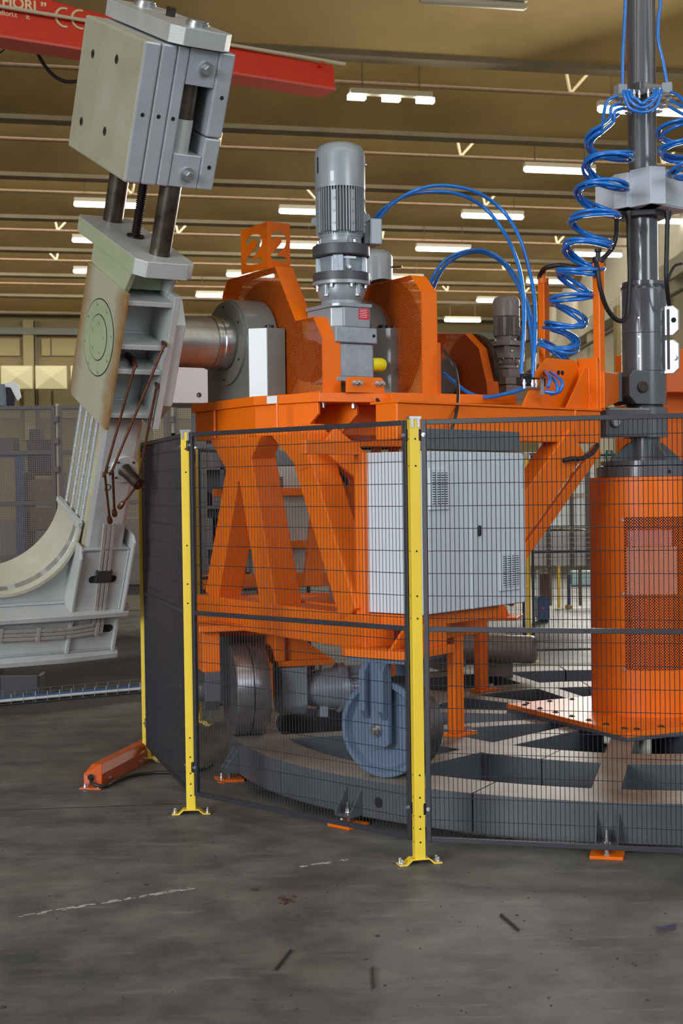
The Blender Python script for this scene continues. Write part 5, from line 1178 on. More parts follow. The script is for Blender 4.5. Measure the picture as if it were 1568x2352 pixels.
# junction boxes round the mast
JB = thing('junction_boxes', PM + ZZ * zm_(488), 'light grey steel junction boxes clamped round the mast', 'junction box')
zb0, zb1 = zm_(490), zm_(412)
def jbox(x0, Y0, x1, Y1, z0, z1, dep, nm='box'):
    a = at(x0, 450, Y0); b = at(x1, 450, Y1); a.z = b.z = z0; d = (b - a); n = V((-d.y, d.x, 0)).normalized()
    bx = MB().box(a, d, n * dep, ZZ * (z1 - z0)).build(nm, BOX_WHITE, JB, bevel=.004)
    dn = d.normalized()
    lid = MB().box(a - n * .004 + dn * .008 + ZZ * .008, d - dn * .016, n * .004, ZZ * (z1 - z0 - .016)).build('box_lid', BOX_WHITE, JB, bevel=.002)
    for s, t_ in ((.03, .03), (.03, -.03), (-.03, .03), (-.03, -.03)):
        c_ = (a if s > 0 else b) + dn * s + ZZ * (t_ if t_ > 0 else z1 - z0 + t_); MB().lathe(c_ - n * .004, -n, [(0, .007), (.003, .006)], 10).build('lid_screw', ZINC, lid)
    return bx
jbox(1366, 8.86, 1441, 8.62, zb0, zb1 + .0, .15)
jbox(1441, 8.62, 1462, 8.70, zb0, zb1, .10)
jbox(1462, 8.70, 1494, 8.52, zb0, zb1 + .015, .10)
jbox(1494, 8.52, 1590, 8.78, zb0, zb1 + .015, .16)
jbox(1500, 9.1, 1600, 9.25, zb0 + .12, zb1 + .06, .15)
MB().lathe(PM + ZZ * (zb0 - .035), ZZ, [(0, .16), (.035, .16)], 6).build('box_clamp', RINGG, JB, bevel=.004)

# ================================================================== HOSES
# manifold collar on the mast
MF = thing('hose_manifold', PM + ZZ * zm_(228), 'dark clamp collar with small grey distributor blocks at the mast top', 'manifold')
MB().lathe(PM + ZZ * zm_(218), ZZ, [(0, .135), (.05, .135)], 4, a0=.5).build('collar', DKGREY, MF, bevel=.004)
MB().lathe(PM + ZZ * (zm_(222)), ZZ, [(0, .12), (.02, .12)], 4, a0=.5).build('collar_foot', RINGG, MF)
for x0, yy in ((1425, 207), (1532, 203)):
    c_ = at(x0, yy, 8.66); s = 1 if x0 > 1480 else -1; dx = V((.9 * s, -.3, 0)).normalized(); dy = V((-dx.y, dx.x, 0))
    MB().box(c_ - dx * .03 - dy * .03 - ZZ * .035, dx * .06, dy * .06, ZZ * .065).build('distributor_block', MOTOR, MF, bevel=.003)
    MB().box(c_ - dx * .16 - dy * .012 - ZZ * .02, dx * .13, dy * .025, ZZ * .03).build('distributor_arm', DKGREY, MF, bevel=.002)
    for i in range(3):
        q_ = c_ - dx * (.05 + .035 * i) - V((0, .03, 0)); MB().lathe(q_ - ZZ * .05, ZZ, [(0, .008), (.02, .008), (.02, .011), (.035, .011), (.035, .006), (.05, .006)], 8).build('push_fitting', ZINC, MF)
    for i in range(4):
        q_ = c_ + dx * (.01 - .02 * i) - ZZ * (.06 + .025 * i); MB().lathe(q_, dx, [(-.02, .006), (-.02, .012), (.005, .012), (.005, .008), (.02, .008)], 8).build('elbow_fitting', ZINC, MF)
def hose(name, pts, r, label, m_=HOSE, k=10, cat='hose', group='blue pneumatic hoses'):
    o = MB().tube(spline([at(*p) for p in pts], k), r, 8).build(name, m_, smooth=60)
    return tag(o, label, cat, group)
for i, (x0, x1, yb) in enumerate(((1448, 1502, 238), (1440, 1509, 248), (1432, 1518, 258))):
    hose('air_hose', [(x0, 208, 8.6), (x0 + 2, 222, 8.58), (x0 + 14, yb - 10, 8.56), ((x0 + x1) / 2, yb, 8.55), (x1 - 14, yb - 10, 8.56), (x1 - 2, 222, 8.58), (x1, 206, 8.6)], .0105, ('innermost', 'middle', 'outermost')[i] + ' of three blue hose loops hanging across the mast manifold')
hose('air_hose', [(1429, 198, 8.66), (1430, 130, 8.66), (1434, 50, 8.66), (1437, -40, 8.66), (1445, -500, 8.66)], .011, 'blue hose rising straight up left of the mast')
hose('air_hose', [(1531, 190, 8.66), (1522, 140, 8.66), (1511, 90, 8.66), (1512, 40, 8.66), (1517, -40, 8.66), (1516, -500, 8.66)], .011, 'blue hose rising right of the mast with a slight bend')
# coiled hose bundles
def coil(axis, turns, rad, nh, hr, label, phase=0.0, lead=None, tail=None, squash=1.0):
    """bundle of hoses wound along an axis of (x, y, depth) picture points"""
    A = spline([at(*p) for p in axis], 16); L_ = len(A)
    for h in range(nh):
        pts = []; N_ = turns * 22; off = (h - (nh - 1) / 2)
        for i in range(N_ + 1):
            f = i / N_; x = f * (L_ - 1); j = min(int(x), L_ - 2); c_ = A[j].lerp(A[j + 1], x - j)
            tdir = (A[min(j + 2, L_ - 1)] - A[max(j - 1, 0)]).normalized(); u = V((1, 0, 0)); u = (u - tdir * u.dot(tdir)).normalized(); w = tdir.cross(u)
            a = phase + 2 * PI * turns * f; rr_ = rad * (1 + .12 * math.sin(5 * f + .4)) + (hr * 1.05 if h % 2 else -hr * 1.05) + .006 * math.sin(9 * f + 2 * h)
            pts.append(c_ + u * math.cos(a) * rr_ + w * math.sin(a) * rr_ * squash + tdir * ((hr * 1.05 if h > 1 else -hr * 1.05) + .008 * math.sin(1.7 * a + h)))
        if lead: pts = spline([at(lead[h % len(lead)][0], lead[h % len(lead)][1], lead[h % len(lead)][2])] + [at(*q) for q in lead[h % len(lead)][3]] + [pts[0]], 8)[:-1] + pts
        if tail: pts = pts + spline([pts[-1]] + [at(*q) for q in tail[h % len(tail)]], 8)[1:]
        tag(MB().tube(pts, hr, 7).build('coiled_hose', HOSE, smooth=60), label, 'hose', label)
coil([(1400, 318, 8.45), (1396, 385, 8.42), (1376, 455, 8.4), (1358, 530, 8.4), (1338, 600, 8.4), (1318, 665, 8.42), (1300, 735, 8.45), (1282, 790, 8.5), (1262, 835, 8.55)], 9, .118, 4, .0105, 'blue hose of the long coiled bundle hanging left of the mast', 2.2,
     lead=[(1418, 220, 8.62, [(1395, 232, 8.6), (1386, 262, 8.56)]), (1424, 238, 8.62, [(1404, 246, 8.58), (1400, 270, 8.55)]), (1432, 248, 8.62, [(1412, 256, 8.58), (1408, 280, 8.55)]), (1420, 262, 8.66, [(1384, 290, 8.6), (1376, 310, 8.55)])],
     tail=[[(1250, 850, 8.25), (1275, 876, 7.98), (1278, 900, 7.92), (1250, 900, 7.9)], [(1245, 845, 8.3), (1262, 868, 7.98), (1258, 890, 7.92)], [(1255, 848, 8.3), (1289, 875, 7.98), (1285, 898, 7.94), (1262, 906, 7.92)], [(1240, 850, 8.6), (1236, 865, 8.3), (1232, 880, 8.12)]])
coil([(1568, 290, 8.4), (1572, 350, 8.4), (1590, 420, 8.4)], 3, .13, 3, .0105, 'blue hose of the coiled bundle cut off by the picture edge right of the mast', 1.0, lead=[(1540, 212, 8.6, [(1560, 222, 8.5)]), (1540, 232, 8.6, [(1562, 242, 8.5)]), (1536, 244, 8.6, [(1556, 256, 8.5)])])
for i, (x, y, dp) in enumerate(((1401, 352, 8.30), (1361, 470, 8.28), (1308, 577, 8.32))):
    c_ = at(x, y, dp); tag(MB().lathe(c_ - V((.004, 0, 0)), V((.8, .2, .5)), [(0, .02), (.006, .02)], 12, cap=False).build('cable_tie', BLACK), ('uppermost', 'middle', 'lowest')[i] + ' black cable tie on the blue coiled hoses', 'cable tie')
hose('air_hose', [(866, 520, 8.5), (872, 500, 8.5), (905, 465, 8.5), (960, 435, 8.5), (1020, 426, 8.6), (1090, 440, 8.7), (1150, 480, 8.8), (1190, 540, 8.7), (1215, 620, 8.5), (1227, 690, 8.35), (1228, 780, 8.15), (1221, 885, 8.0)], .0118, 'blue hose forming the tallest arc from the grey motor to the valve bracket')
hose('air_hose', [(858, 515, 8.55), (863, 497, 8.55), (893, 470, 8.55), (945, 446, 8.55), (1010, 440, 8.6), (1065, 450, 8.7), (1115, 480, 8.8), (1155, 530, 8.7), (1180, 580, 8.5), (1197, 640, 8.4), (1203, 730, 8.2), (1195, 885, 8.0)], .0118, 'blue hose arc just inside the tallest one')
hose('air_hose', [(972, 800, 9.9), (976, 700, 9.7), (998, 630, 9.6), (1030, 592, 9.6), (1085, 574, 9.6), (1130, 582, 9.5), (1170, 615, 9.4), (1200, 665, 9.1), (1222, 740, 8.9), (1226, 830, 8.6), (1222, 880, 8.4)], .0118, 'outer blue hose of the two smaller arcs')
hose('air_hose', [(982, 800, 9.95), (986, 700, 9.75), (1008, 632, 9.65), (1040, 596, 9.65), (1088, 579, 9.65), (1130, 588, 9.55), (1165, 617, 9.45), (1195, 670, 9.35), (1215, 740, 9.25), (1222, 800, 9.2), (1224, 860, 9.2)], .0118, 'inner blue hose of the two smaller arcs')
hose('air_hose', [(1018, 858, 8.6), (1040, 875, 8.5), (1072, 900, 8.4), (1110, 912, 8.25), (1160, 905, 8.1), (1212, 889, 8.0)], .0118, 'blue hose sagging from the orange guard to the valve fitting')
hose('air_hose', [(1018, 862, 8.95), (1045, 880, 9), (1075, 905, 9.05), (1110, 938, 9.1)], .0085, 'short blue hose diving behind the side beam')
def bhose(pts, r, label): return hose('rubber_hose', pts, r, label, RUBBER, 10, 'hose', 'black rubber hoses and cables')
bhose([(1238, 642, 8.75), (1240, 632, 8.75), (1252, 616, 8.7), (1285, 609, 8.65), (1320, 614, 8.6), (1360, 607, 8.6), (1398, 580, 8.6), (1414, 545, 8.6), (1416, 498, 8.65)], .014, 'thick black hose curving from the shorter orange post up to the junction box')
bhose([(1366, 592, 8.35), (1372, 620, 8.3), (1378, 660, 8.3), (1392, 705, 8.35), (1412, 732, 8.4), (1430, 736, 8.45), (1441, 715, 8.5), (1446, 640, 8.5), (1444, 560, 8.5), (1443, 490, 8.52)], .014, 'thick black hose making a U beside the mast sleeve')
bhose([(1533, 488, 8.5), (1531, 560, 8.5), (1530, 640, 8.5), (1536, 700, 8.6)], .014, 'black hose hanging straight down right of the mast tube')
for x, gl in ((1416, 'left one'), (1443, 'one just left of the mast tube'), (1533, 'one right of the mast tube')):
    p = at(x, 493, 8.53); tag(MB().lathe(p + ZZ * .02, -ZZ, [(0, .022), (.03, .022), (.03, .018), (.05, .018)], 16).build('hose_gland', BLACK, smooth=30), 'black hose gland under the junction boxes, the ' + gl, 'hose gland', 'glands under the junction boxes')
bhose([(1019, 805, 8.1), (1032, 825, 8.05), (1046, 855, 8.0), (1052, 900, 7.75), (1048, 945, 7.45), (1036, 990, 7.4)], .009, 'black cable hanging over the platform edge to the cabinet top')
bhose([(866, 918, 7.95), (876, 935, 7.85), (882, 960, 7.7), (881, 1000, 7.6)], .011, 'short black cable going down behind the fence rail to the cabinet')
bhose([(1372, 1022, 8.3), (1360, 1040, 8.2), (1335, 1053, 8.1), (1310, 1054, 8.05), (1282, 1060, 8.1)], .014, 'black hose looped below the inner end of the side beam')
bhose([(730, 1068, 7.7), (755, 1078, 7.7), (780, 1090, 7.7), (795, 1105, 7.7), (798, 1112, 7.7)], .012, 'black cable running between the slanted carriage legs')
bhose([(1566, 605, 8.9), (1548, 612, 8.9), (1535, 640, 8.9), (1533, 670, 8.9)], .008, 'thin hose bending out of the picture right of the mast')
# valve block on an orange bracket
VB = thing('valve_block', at(1222, 872, 8.03), 'small black valve block with fittings on the orange bracket', 'valve')
p = at(1200, 884, 7.94)
MB().box(p, su * .20, -sn * .05, ZZ * .045).build('valve_body', BLACK, VB, bevel=.004)
MB().box(p + su * .02 + ZZ * .045, su * .06, -sn * .04, ZZ * .02).build('valve_coil', BLACK, VB, bevel=.003)
for s in (.0, .07, .10): MB().lathe(p + su * s + sn * .012 - ZZ * .02, ZZ, [(0, .008), (.02, .008), (.02, .012), (.035, .012), (.035, .007), (.05, .007)], 8).build('push_fitting', ZINC, VB)
MB().cyl(p + su * .0 + sn * .012 - ZZ * .015, p + su * .13 + sn * .012 - ZZ * .015, .009, 10).build('tee_fitting', ZINC, VB)
MB().box(p + su * .14 + sn * .004 - ZZ * .05, su * .035, sn * .003, ZZ * .09).build('valve_plate', ALU, VB)
q = at(1242, 938, 8.03)
fp(MB().prism([q + su * -.16 * 1.0 + ZZ * .0, q, q + ZZ * .155, q - su * .03 + ZZ * .165, q - su * .06 + ZZ * .155], -sn * .012), 'valve_bracket', bevel=.002)

# ================================================================== JIB CRANE
JA = math.radians(31.6); ju = V((math.cos(JA), math.sin(JA), 0)); jn = V((math.sin(JA), -math.cos(JA), 0))
je = at(769, 207, 18.4); JZ = je.z; je = V((je.x, je.y, 0))
JC = thing('jib_crane', je - ju * 4 + ZZ * JZ, 'red box girder of a jib crane with white lettering under the roof', 'crane')
def jb(s, n, z): return je - ju * s - jn * n + ZZ * (JZ + z)     # s back from the tip, n away from viewer
def jpl(x, y):
    p = onpl(x, y, je, jn) - je; return -p.dot(ju), p.z - JZ
top_ = [jpl(x, y) for x, y in ((764, 150), (540, 108), (190, 20), (0, -32))]
s9, z9 = top_[3]; top_ += [(9.0, z9 + (z9 - top_[2][1]) / (s9 - top_[2][0]) * (9.0 - s9))]
MB().prism([jb(0, 0, .02), jb(0, 0, top_[0][1] - .06)] + [jb(s_, 0, z_) for s_, z_ in top_] + [jb(9, 0, .02)], -jn * .34).build('girder_web', RED, JC, bevel=.01)
MB().box(jb(9.0, -.03, -.012), ju * 9, -jn * .40, ZZ * .035).build('girder_flange', mat('red_flange_lit_below', rgb(196, 74, 62), .4), JC, bevel=.004)  # light bounced from below is painted into this paler red
MB().tube([onpl(-80, 1, je + jn * .05, jn), onpl(792, 147, je + jn * .05, jn)], .022, 8).build('cable_track', TUBE_OFF, JC)
MB().tube([onpl(742, 141, je + jn * .05, jn), onpl(738, 152, je + jn * .05, jn), onpl(730, 152, je, jn)], .018, 6).build('track_bracket', RED, JC)
def jtext(body, x, y, hpx, size=None):
    s_, z_ = jpl(x, y); s2, z2 = jpl(x, y - hpx); letters(body, jb(s_, -.002, z_), ju, ZZ, (z2 - z_) / .72, WHITE_P, 'lettering', JC, .002, .004 if hpx > 20 else .001)
jtext('FIORI \u201d', 4, 13, 25); jtext('efiori.t', -4, 33, 12); jtext('it', 59, 43, 12)
def ce(x, y, hpx, bar):
    s_, z_ = jpl(x, y); s2, z2 = jpl(x, y - hpx); R_ = (z2 - z_) / 2; c_ = jb(s_, -.004, z_ + R_) + ju * R_
    pts = [c_ + ju * (R_ * math.cos(math.radians(a))) + ZZ * (R_ * math.sin(math.radians(a))) for a in range(75, 286, 14)]
    m_ = MB(); m_.tube(pts, R_ * .15, 6)
    if bar: m_.tube([c_ - ju * R_, c_ + ju * R_ * .12], R_ * .14, 6)
    m_.build('conformity_letter', WHITE_P, JC, smooth=60)
ce(128, 59, 43, False); ce(165, 63, 42, True)
fe = spline([at(54, 45, 17.3), at(75, 100, 17.3), at(110, 160, 17.3), at(150, 187, 17.3), at(200, 183, 17.4)], 8)
tag(MB().tube(fe, .022, 8).build('festoon_cable', RUBBER, smooth=60), 'black festoon cable loop hanging under the red crane girder', 'cable')
fe = spline([at(50, 45, 17.3), at(32, 80, 17.2), at(10, 115, 17.1), at(-20, 130, 17.0)], 8)
tag(MB().tube(fe, .014, 8).build('festoon_cable', RUBBER, smooth=60), 'thin black festoon cable at the left picture edge', 'cable')

# ================================================================== LEFT PERFORATED SAFETY FENCE (background)
FY = 17.5; fx = V((.9995, .03, 0)); fn = V((.03, -.9995, 0))
PERF_SQ = perforated('brown_square_perforation', rgb(92, 84, 82), .026, .30, .5, square=True, axes=((.9995, .03, 0), (0, 0, 1)))
fzt = at(60, 933, FY).z; fzb = at(60, 1345, FY).z
def fpt(x): return at(x, 1100, FY)
def back_panel(x0, x1, label):
    a = fpt(x0); b = fpt(x1); a = V((a.x, FY + .03 * a.x, 0)); b = V((b.x, FY + .03 * b.x, 0)); d = (b - a); L_ = d.length; d = d.normalized()
    o = thing('perforated_fence_panel', (a + b) / 2, label, 'fence panel', 'perforated brown fence panels'); w = .045
    MB().box(a + ZZ * fzb, d * w, -fn * w, ZZ * (fzt - fzb)).build('panel_frame', BROWN_F, o)
    MB().box(b - d * w + ZZ * fzb, d * w, -fn * w, ZZ * (fzt - fzb)).build('panel_frame', BROWN_F, o)
    for z in (fzb, fzb + .33, at(60, 1160, FY).z, at(60, 1045, FY).z, fzt - w): MB().box(a + d * w + ZZ * z, d * (L_ - 2 * w), -fn * w, ZZ * w).build('panel_rail', BROWN_F, o)
    MB().box(a + d * w - fn * .02 + ZZ * fzb, d * (L_ - 2 * w), -fn * .002, ZZ * (fzt - fzb - w)).build('perforated_sheet', PERF_SQ, o)
    return o
back_panel(-120, 132, 'brown perforated fence panel at the far left edge of the picture')
back_panel(139, 395, 'brown perforated fence panel directly behind the yoke arm')
back_panel(402, 640, 'brown perforated fence panel behind the orange platform end')
for x in (135.5, 398.5):
    a = fpt(x); o = tag(MB().box(V((a.x - .012, FY + .03 * a.x + .03, 0)), (.024, 0, 0), (0, .05, 0), ZZ * (fzt + .02)).build('panel_post', mat('pale_post', rgb(176, 170, 142), .6)), 'pale thin post between perforated panels ' + ('left of' if x < 200 else 'right of') + ' the yoke arm', 'fence post')
    for y in (970, 1020, 1085): MB().box(V((a.x - .03, FY + .03 * a.x, at(x, y, FY).z)), (.06, 0, 0), (0, -.03, 0), ZZ * .07).build('panel_hinge', BROWN_F, o)
# dark plinth below the panels
a = fpt(-150); b = fpt(640)
pl = MB().box(V((a.x, FY + .05, at(60, 1372, FY).z)), V((b.x - a.x, .03 * (b.x - a.x), 0)), V((0, .25, 0)), ZZ * (fzb - at(60, 1372, FY).z)).build('plinth_beam', mat('dark_brown_beam', rgb(66, 56, 52), .6)); tag(pl, 'dark steel beam carrying the perforated fence panels', 'beam')
for x, w in ((283, .16), (100, .16), (-60, .16)):
    p = onz(x, 1415, 0); tag(MB().box(V((p.x - w / 2, FY + .05, 0)), (w, 0, 0), (0, .2, 0), ZZ * at(60, 1372, FY).z).build('timber_block', WOOD, bevel=.004), {283: 'brown timber block on the floor right of the yoke arm foot', 100: 'brown timber block behind the lower yoke beam', -60: 'brown timber block outside the left picture edge'}[x], 'timber block', 'timber blocks under the plinth beam')
# clothes hung on the fence
p = at(30, 905, FY + .2)
m = MB(); g_ = []
def cloth(pts, name, m_, label, th=.03):
    o = MB().prism([at(x, y, FY + .1) for x, y in pts], V((0, th, 0))).build(name, m_, bevel=.008); return tag(o, label, 'cloth')
cloth([(10, 881), (30, 876), (42, 881), (48, 912), (40, 921), (34, 910), (24, 890), (12, 889)], 'white_cloth', CLOTH, 'white cloth hung over the top of the perforated fence')
cloth([(12, 889), (24, 890), (34, 912), (33, 932), (14, 932)], 'dark_garment', CLOTH_D, 'dark garment hanging below the white cloth')
cloth([(-30, 882), (10, 882), (12, 932), (-30, 932)], 'grey_locker', mat('grey_blue_sheet', rgb(104, 116, 132), .6), 'grey blue sheet standing behind the fence at the picture edge', .3)
# shelving and goods behind the perforated fence
def rack_box(x0, y0, x1, y1, Y, m_, name, label, cat, dep=.6, floor=False, parent=None):
    a = at(x0, y1, Y); b = at(x1, y0, Y)
    if floor: a.z = 0
    o = MB().box(a, V((b.x - a.x, 0, 0)), V((0, dep, 0)), ZZ * (b.z - a.z)).build(name, m_, parent, bevel=.01)
    return tag(o, label, cat) if parent is None else o
br = thing('blue_rack', V((at(45, 1100, 19).x, 19, 0)), 'blue steel rack behind the left perforated fence panel', 'rack')
rack_box(35, 1050, 53, 1200, 19.0, BLUEP, 'rack_upright', '', '', .1, True, br)
rack_box(-60, 1050, -45, 1200, 19.0, BLUEP, 'rack_upright', '', '', .1, True, br)
rack_box(-60, 1042, 60, 1050, 19.0, BLUEP, 'rack_beam', '', '', .6, False, br)
sh = thing('goods_shelf', V((at(95, 1100, 19.2).x, 19.2, 0)), 'brown shelf unit with boxes behind the left perforated fence panel', 'shelf')
for x0, x1 in ((56, 60), (130, 134)): rack_box(x0, 1085, x1, 1400, 19.2, BROWN_F, 'shelf_upright', '', '', .6, True, sh)
for y in (1085, 1150, 1215): rack_box(56, y, 134, y + 6, 19.2, BROWN_F, 'shelf_board', '', '', .6, False, sh)
rack_box(62, 1100, 128, 1150, 19.22, CARD, 'cardboard_box', 'upper cardboard box on the shelf behind the perforated fence', 'box', .5)
rack_box(68, 1165, 126, 1215, 19.22, CARD, 'cardboard_box', 'lower cardboard box on the shelf behind the perforated fence', 'box', .5)
rack_box(-20, 1004, 30, 1042, 19.1, mat('grey_crate', rgb(96, 98, 100), .6), 'grey_crate', 'grey crate on the blue rack behind the fence', 'crate', .4)
DK = mat('dark_machine', rgb(48, 48, 52), .5)
dm = thing('bench_machine', V((at(92, 1085, 19.2).x, 19.2, at(92, 1085, 19.2).z)), 'dark bench machine with a red panel on the shelf behind the fence', 'machine')
rack_box(62, 1010, 122, 1085, 19.22, DK, 'machine_body', '', '', .4, False, dm)
rack_box(66, 985, 92, 1010, 19.25, DK, 'machine_head', '', '', .3, False, dm)
rack_box(70, 1015, 80, 1035, 19.21, mat('red_panel', rgb(120, 40, 40), .5), 'switch_panel', '', '', .02, False, dm)
rack_box(-40, 1190, 320, 1225, 20.2, mat('pale_slab', rgb(170, 160, 140), .7), 'pale_slab', 'long pale block wall low behind the perforated fence', 'slab stack', .6, True)
# dark machine on the floor at the far left
DM = thing('dark_motor_unit', onz(20, 1610, 0), 'dark machine unit on the floor at the left edge below the yoke arm', 'machine')
p = onz(30, 1602, 0)
MB().cyl(p + V((-.55, .1, .13)), p + V((-.12, .1, .13)), .13, 24).build('motor_drum', MATS['dark_machine'], DM, smooth=30)
MB().box(p + V((-.12, 0, 0)), (.34, 0, 0), (0, .25, 0), ZZ * .19).build('motor_box', MATS['dark_machine'], DM, bevel=.02)
MB().box(p + V((-.6, -.02, 0)), (.9, 0, 0), (0, .3, 0), ZZ * .03).build('motor_base', MATS['dark_machine'], DM)

# ================================================================== RIGHT BACKGROUND
# wheel and drive motor of the opposite carriage on the ring
o, c, d, n = wheel_unit(V((.80, 11.25, ZT)), 109, 'dark wheel of the opposite carriage behind the orange posts', True)
g = thing('far_drive_motor', V((1.2, 11.1, 0)), 'brown horizontal drive motor with round fan grille behind the fence', 'motor')
x0 = at(1075, 1488, 10.9); ax = V((.93, -.36, 0)).normalized()
MB().lathe(x0, ax, [(0, .13), (.15, .13), (.15, .10), (.30, .11), (.32, .105), (.50, .105), (.52, .095), (.52, .0001)], 40).build('motor_housing', MOTOR_D, g, smooth=30)
fg = x0 + ax * .521; fu = V((-ax.y, ax.x, 0)); m = MB()
MB().lathe(fg, ax, [(0, .082), (.001, .082)], 32).build('fan_opening', HOLE, g)
for r_ in (.03, .048, .066, .082): m.lathe(fg + ax * .002, ax, [(0, r_ - .003), (.003, r_ - .003), (.003, r_ + .003), (0, r_ + .003)], 28, cap=False)
for i in range(10):
    a = 2 * PI * i / 10; v0 = fu * math.cos(a) + ZZ * math.sin(a); v1 = fu * math.cos(a + .5) + ZZ * math.sin(a + .5); m.tube([fg + ax * .004 + v0 * .02, fg + ax * .004 + v1 * .083], .0025, 4)
MB().box(V((x0.x, x0.y, ZT)) + ax * .05, ax * .3, V((0, .1, 0)), ZZ * (x0.z - .1 - ZT)).build('motor_foot', MOTOR_D, g, bevel=.004)
m.lathe(fg + ax * .002, ax, [(0, .022), (.004, .022)], 20); m.build('fan_grille', MOTOR_D, g)
MB().tube([fg + ax * .01, fg + ax * .08], .005, 6).build('motor_shaft_end', STEEL, g)
fpz = at(1180, 1420, 11.2)
ob = thing('opposite_carriage', V((fpz.x, fpz.y, 0)), 'orange mount of the opposite carriage above the brown drive motor', 'machine frame')
MB().box(at(1072, 1425, 11.3), V((.38, -.1, 0)), V((.1, .35, 0)), ZZ * .025).build('mount_plate', ORANGE, ob, bevel=.003)
MB().prism([at(1140, 1418, 11.35), at(1172, 1418, 11.35), at(1145, 1360, 11.35)], V((0, .02, 0))).build('mount_gusset', ORANGE, ob)
MB().box(at(1080, 1418, 11.5), V((.25, 0, 0)), V((0, .25, 0)), ZZ * .5).build('mount_post', ORANGE, ob, bevel=.005)
# white slatted racks behind the rear fence
WR = mat('white_grey_rack', rgb(232, 234, 232), .6); BR = mat('brown_rack_post', rgb(104, 90, 74), .6); WS = mat('grey_wire_crate', rgb(196, 192, 188), .6)
def bgb(x0, y0, x1, y1, Y, m_, name, label, cat, dep=.4, parent=None):
    a = at(x0, y1, Y); b = at(x1, y0, Y)
    o = MB().box(a, V((b.x - a.x, 0, 0)), V((0, dep, 0)), ZZ * (b.z - a.z)).build(name, m_, parent, bevel=.01)
    return tag(o, label, cat) if parent is None else o
rk = thing('storage_rack', onz(1300, 1400, 0) * 0 + V((2.6, 17, 0)), 'pale storage rack with stacked crates behind the rear mesh fence', 'rack')
for y0, y1 in ((1040, 1134), (1140, 1208), (1216, 1300)):
    for x0, x1 in ((1205, 1256), (1262, 1310), (1316, 1364)): bgb(x0, y0 + 3, x1, y1, 17, WR if y1 < 1210 else WS, 'rack_crate', '', '', .8, rk)
for x in (1257, 1311, 1348): bgb(x, 1036, x + 5, 1305, 16.95, BR, 'rack_upright', '', '', .05, rk)
for y in (1037, 1135, 1209): bgb(1200, y, 1366, y + 4, 16.95, PAPER, 'rack_shelf', '', '', .9, rk)
for x in (1225, 1280, 1340): 
    for k in range(6): bgb(1206 + 0, 1222 + 12 * k, 1364, 1225 + 12 * k, 16.9, WS, 'crate_slat', '', '', .03, rk) if x == 1225 else None
legs = [(1262, 1300, 1267, 1392), (1330, 1300, 1335, 1392)]
for l_ in legs: bgb(*l_, 17, BR, 'rack_leg', '', '', .06, rk)
tr_ = thing('blue_trolley', onz(1252, 1428, 0), 'small dark blue trolley with a pink spot on the bright floor', 'trolley')
bgb(1236, 1372, 1262, 1424, 17.5, mat('navy_panel', rgb(60, 78, 116), .6), 'trolley_body', '', '', .3, tr_)
bgb(1233, 1310, 1239, 1426, 17.6, PAPER, 'trolley_post', '', '', .05, tr_)
bgb(1240, 1318, 1262, 1372, 17.6, mat('brown_bag', rgb(110, 74, 58), .8), 'trolley_bag', '', '', .2, tr_)
bgb(1245, 1394, 1250, 1402, 17.48, mat('pink_spot', rgb(226, 90, 130), .5), 'pink_mark', '', '', .01, tr_)
bgb(1238, 1424, 1260, 1432, 17.55, BLACK, 'trolley_wheels', '', '', .2, tr_)
bt = thing('blue_table', onz(1320, 1380, 0), 'pale table with dark blue frame standing on the bright floor', 'table')
bgb(1304, 1318, 1310, 1402, 19.5, mat('navy_frame', rgb(36, 56, 88), .5), 'table_leg', '', '', .06, bt)
bgb(1312, 1343, 1420, 1348, 19.5, MATS['navy_frame'], 'table_rail', '', '', .06, bt)
bgb(1312, 1310, 1420, 1343, 19.55, mat('pale_aqua_panel', rgb(176, 206, 204), .6), 'table_panel', '', '', .1, bt)
bgb(1300, 1390, 1314, 1402, 19.45, CARD, 'table_foot', '', '', .12, bt)
wd = struct(bgb(1382, 880, 1404, 1085, 40, WALLP, 'door_1', 'tall pale door in the rear right corner', 'door', .2)); del wd['category']
bgb(1420, 700, 1440, 1085, 38, mat('olive_column', rgb(150, 136, 96), .7), 'hall_column', 'olive concrete column left of the mast in the far background', 'column', .5)
hh = tag(MB().tube(spline([at(1394, 1034, 13.6), at(1392, 1050, 13.6), at(1397, 1068, 13.6), at(1405, 1050, 13.6), at(1403, 1034, 13.6)], 6), .012, 6).build('green_hose', mat('green_hose', rgb(20, 90, 84), .5)), 'green hose loop hanging at the rear fence left of the drum neck', 'hose')

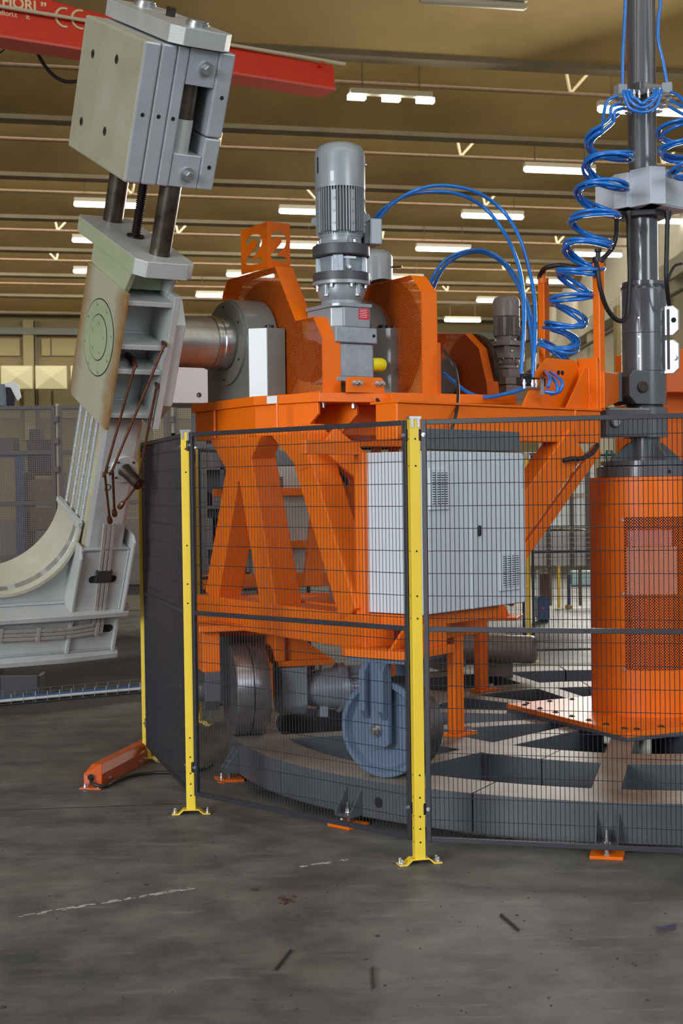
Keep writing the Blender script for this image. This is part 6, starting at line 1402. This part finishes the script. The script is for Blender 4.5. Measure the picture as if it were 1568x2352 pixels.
# ================================================================== SMALL THINGS ON THE FLOOR
def rod(x0, y0, x1, y1, r, label, m_=DUST):
    a = onz(x0, y0, r); b = onz(x1, y1, r); tag(MB().beam(a, b, r * 2, (b - a).normalized().cross(ZZ), r * 2, ZZ).build('metal_offcut', m_, bevel=.001), label, 'offcut')
rod(632, 2228, 668, 2182, .004, 'thin dark metal offcut slanting on the floor, left of centre')
rod(855, 2222, 858, 2268, .004, 'thin dark metal offcut lying end-on at the bottom centre of the floor')
rod(1150, 2100, 1191, 2136, .004, 'thin dark metal offcut on the floor right of the nearest post')
rod(1510, 2132, 1550, 2124, .007, 'dark stub of metal on the floor near the right edge', mat('blueish_stub', rgb(70, 68, 84), .5))
rr = random.Random(3)
for (cx, cy, nn, sx, sy, lab) in ((657, 2070, 34, 20, 9, 'larger heap of rust crumbs on the floor in front of the fence'), (586, 2044, 12, 14, 4, 'smaller heap of rust crumbs left of the larger one')):
    m = MB()
    for i in range(nn):
        p = onz(cx + rr.gauss(0, sx * .5), cy + rr.gauss(0, sy * .5), 0); s = rr.uniform(.003, .009); m.lathe(p, ZZ, [(0, s), (s * .7, s * .5)], 5, a0=rr.random() * 6)
    o = m.build('rust_crumbs', RUSTD, kind='stuff'); tag(o, lab, 'debris')
m = MB()
for i in range(150):
    x, y = rr.uniform(0, 1568), 1800 + 540 * rr.random() ** .8; s = rr.uniform(.0015, .0055) if i % 12 else rr.uniform(.006, .011)
    p = onz(x, y, 0); m.lathe(p, ZZ, [(0, s), (s * .5, s * .6)], 5, a0=rr.random() * 6)
tag(m.build('floor_grit', DUST, kind='stuff'), 'dark grit and crumbs scattered over the concrete floor', 'grit')
m = MB()
for (x0, y0, x1, y1, nn) in ((25, 2108, 440, 2040, 70), (680, 1993, 800, 1974, 18)):
    for i in range(nn):
        f = rr.random(); p = onz(x0 + (x1 - x0) * f, y0 + (y1 - y0) * f + rr.uniform(-2, 2), 0); d = (onz(x1, y1, 0) - onz(x0, y0, 0)).normalized(); w = V((-d.y, d.x, 0)) * rr.uniform(.002, .006); l_ = d * rr.uniform(.01, .035)
        m.prism([p - w, p + l_ - w * .5, p + l_ + w, p + w * .7], ZZ * .0008)
tag(m.build('chalk_line', mat('chalk_mark', rgb(176, 170, 160), .9), kind='stuff'), 'broken white chalk line on the concrete floor', 'chalk line')

# frames carrying the gearmotors of the two machines behind
for (x, y, Y, lb) in ((861, 600, 11.8, 'orange platform frame behind the main carriage, mostly hidden'),):
    c_ = at(x, y, Y); c_ = V((c_.x, c_.y, 0)); o = thing('rear_platform', c_, lb, 'machine frame')
    MB().box(c_ - ee * -.35 + tt * .3 + ZZ * 2.02, -ee * .9, -tt * 1.0, ZZ * .265).box(c_ + V((-.7, -.1, 2.02)), (.9, 0, 0), (0, .5, 0), ZZ * .1).build('platform_box', ORANGE, o, bevel=.006)
    for a_, b_ in ((0, 0), (.5, 0), (0, .5), (.5, .5)): MB().box(c_ + V((-.62 + a_ * .5 if Y > 14 else -.05 + a_ * .3, b_ * .5, 0)), (.08, 0, 0), (0, .08, 0), ZZ * 2.03).build('platform_leg', ORANGE, o, bevel=.004)

# dark storage shelving behind the carriage legs
ds = thing('dark_shelving', V((-1.1, 14.6, 0)), 'dark shelving with bins behind the mesh fence left of the carriage legs', 'shelf')
x0_, x1_ = at(395, 1100, 14.6).x, at(618, 1100, 14.6).x
MB().box((x0_, 15.1, 0), (x1_ - x0_, 0, 0), (0, .03, 0), ZZ * 2.28).build('shelf_back', DK, ds)
for z_ in (.15, .62, 1.08, 1.5, 1.9, 2.25): MB().box((x0_, 14.6, z_), (x1_ - x0_, 0, 0), (0, .5, 0), ZZ * .03).build('shelf_board', BROWN_F, ds)
for x_ in (x0_, (x0_ + x1_) / 2, x1_ - .04): MB().box((x_, 14.6, 0), (.04, 0, 0), (0, .5, 0), ZZ * 2.28).build('shelf_upright', DK, ds)
rb = random.Random(5); BINS = [DK, BROWN_F, mat('dark_bin', rgb(60, 62, 66), .6), WOOD, mat('olive_bin', rgb(74, 84, 60), .6)]
for z_ in (.18, .65, 1.11, 1.53, 1.93):
    x_ = x0_ + .06
    while x_ < x1_ - .3:
        w_ = rb.uniform(.12, .3); h_ = rb.uniform(.1, .3)
        o_ = MB().box((x_, 14.64, z_), (w_, 0, 0), (0, .35, 0), ZZ * h_).build('shelf_bin', rb.choice(BINS), ds, bevel=.006); x_ += w_ + rb.uniform(.02, .12)
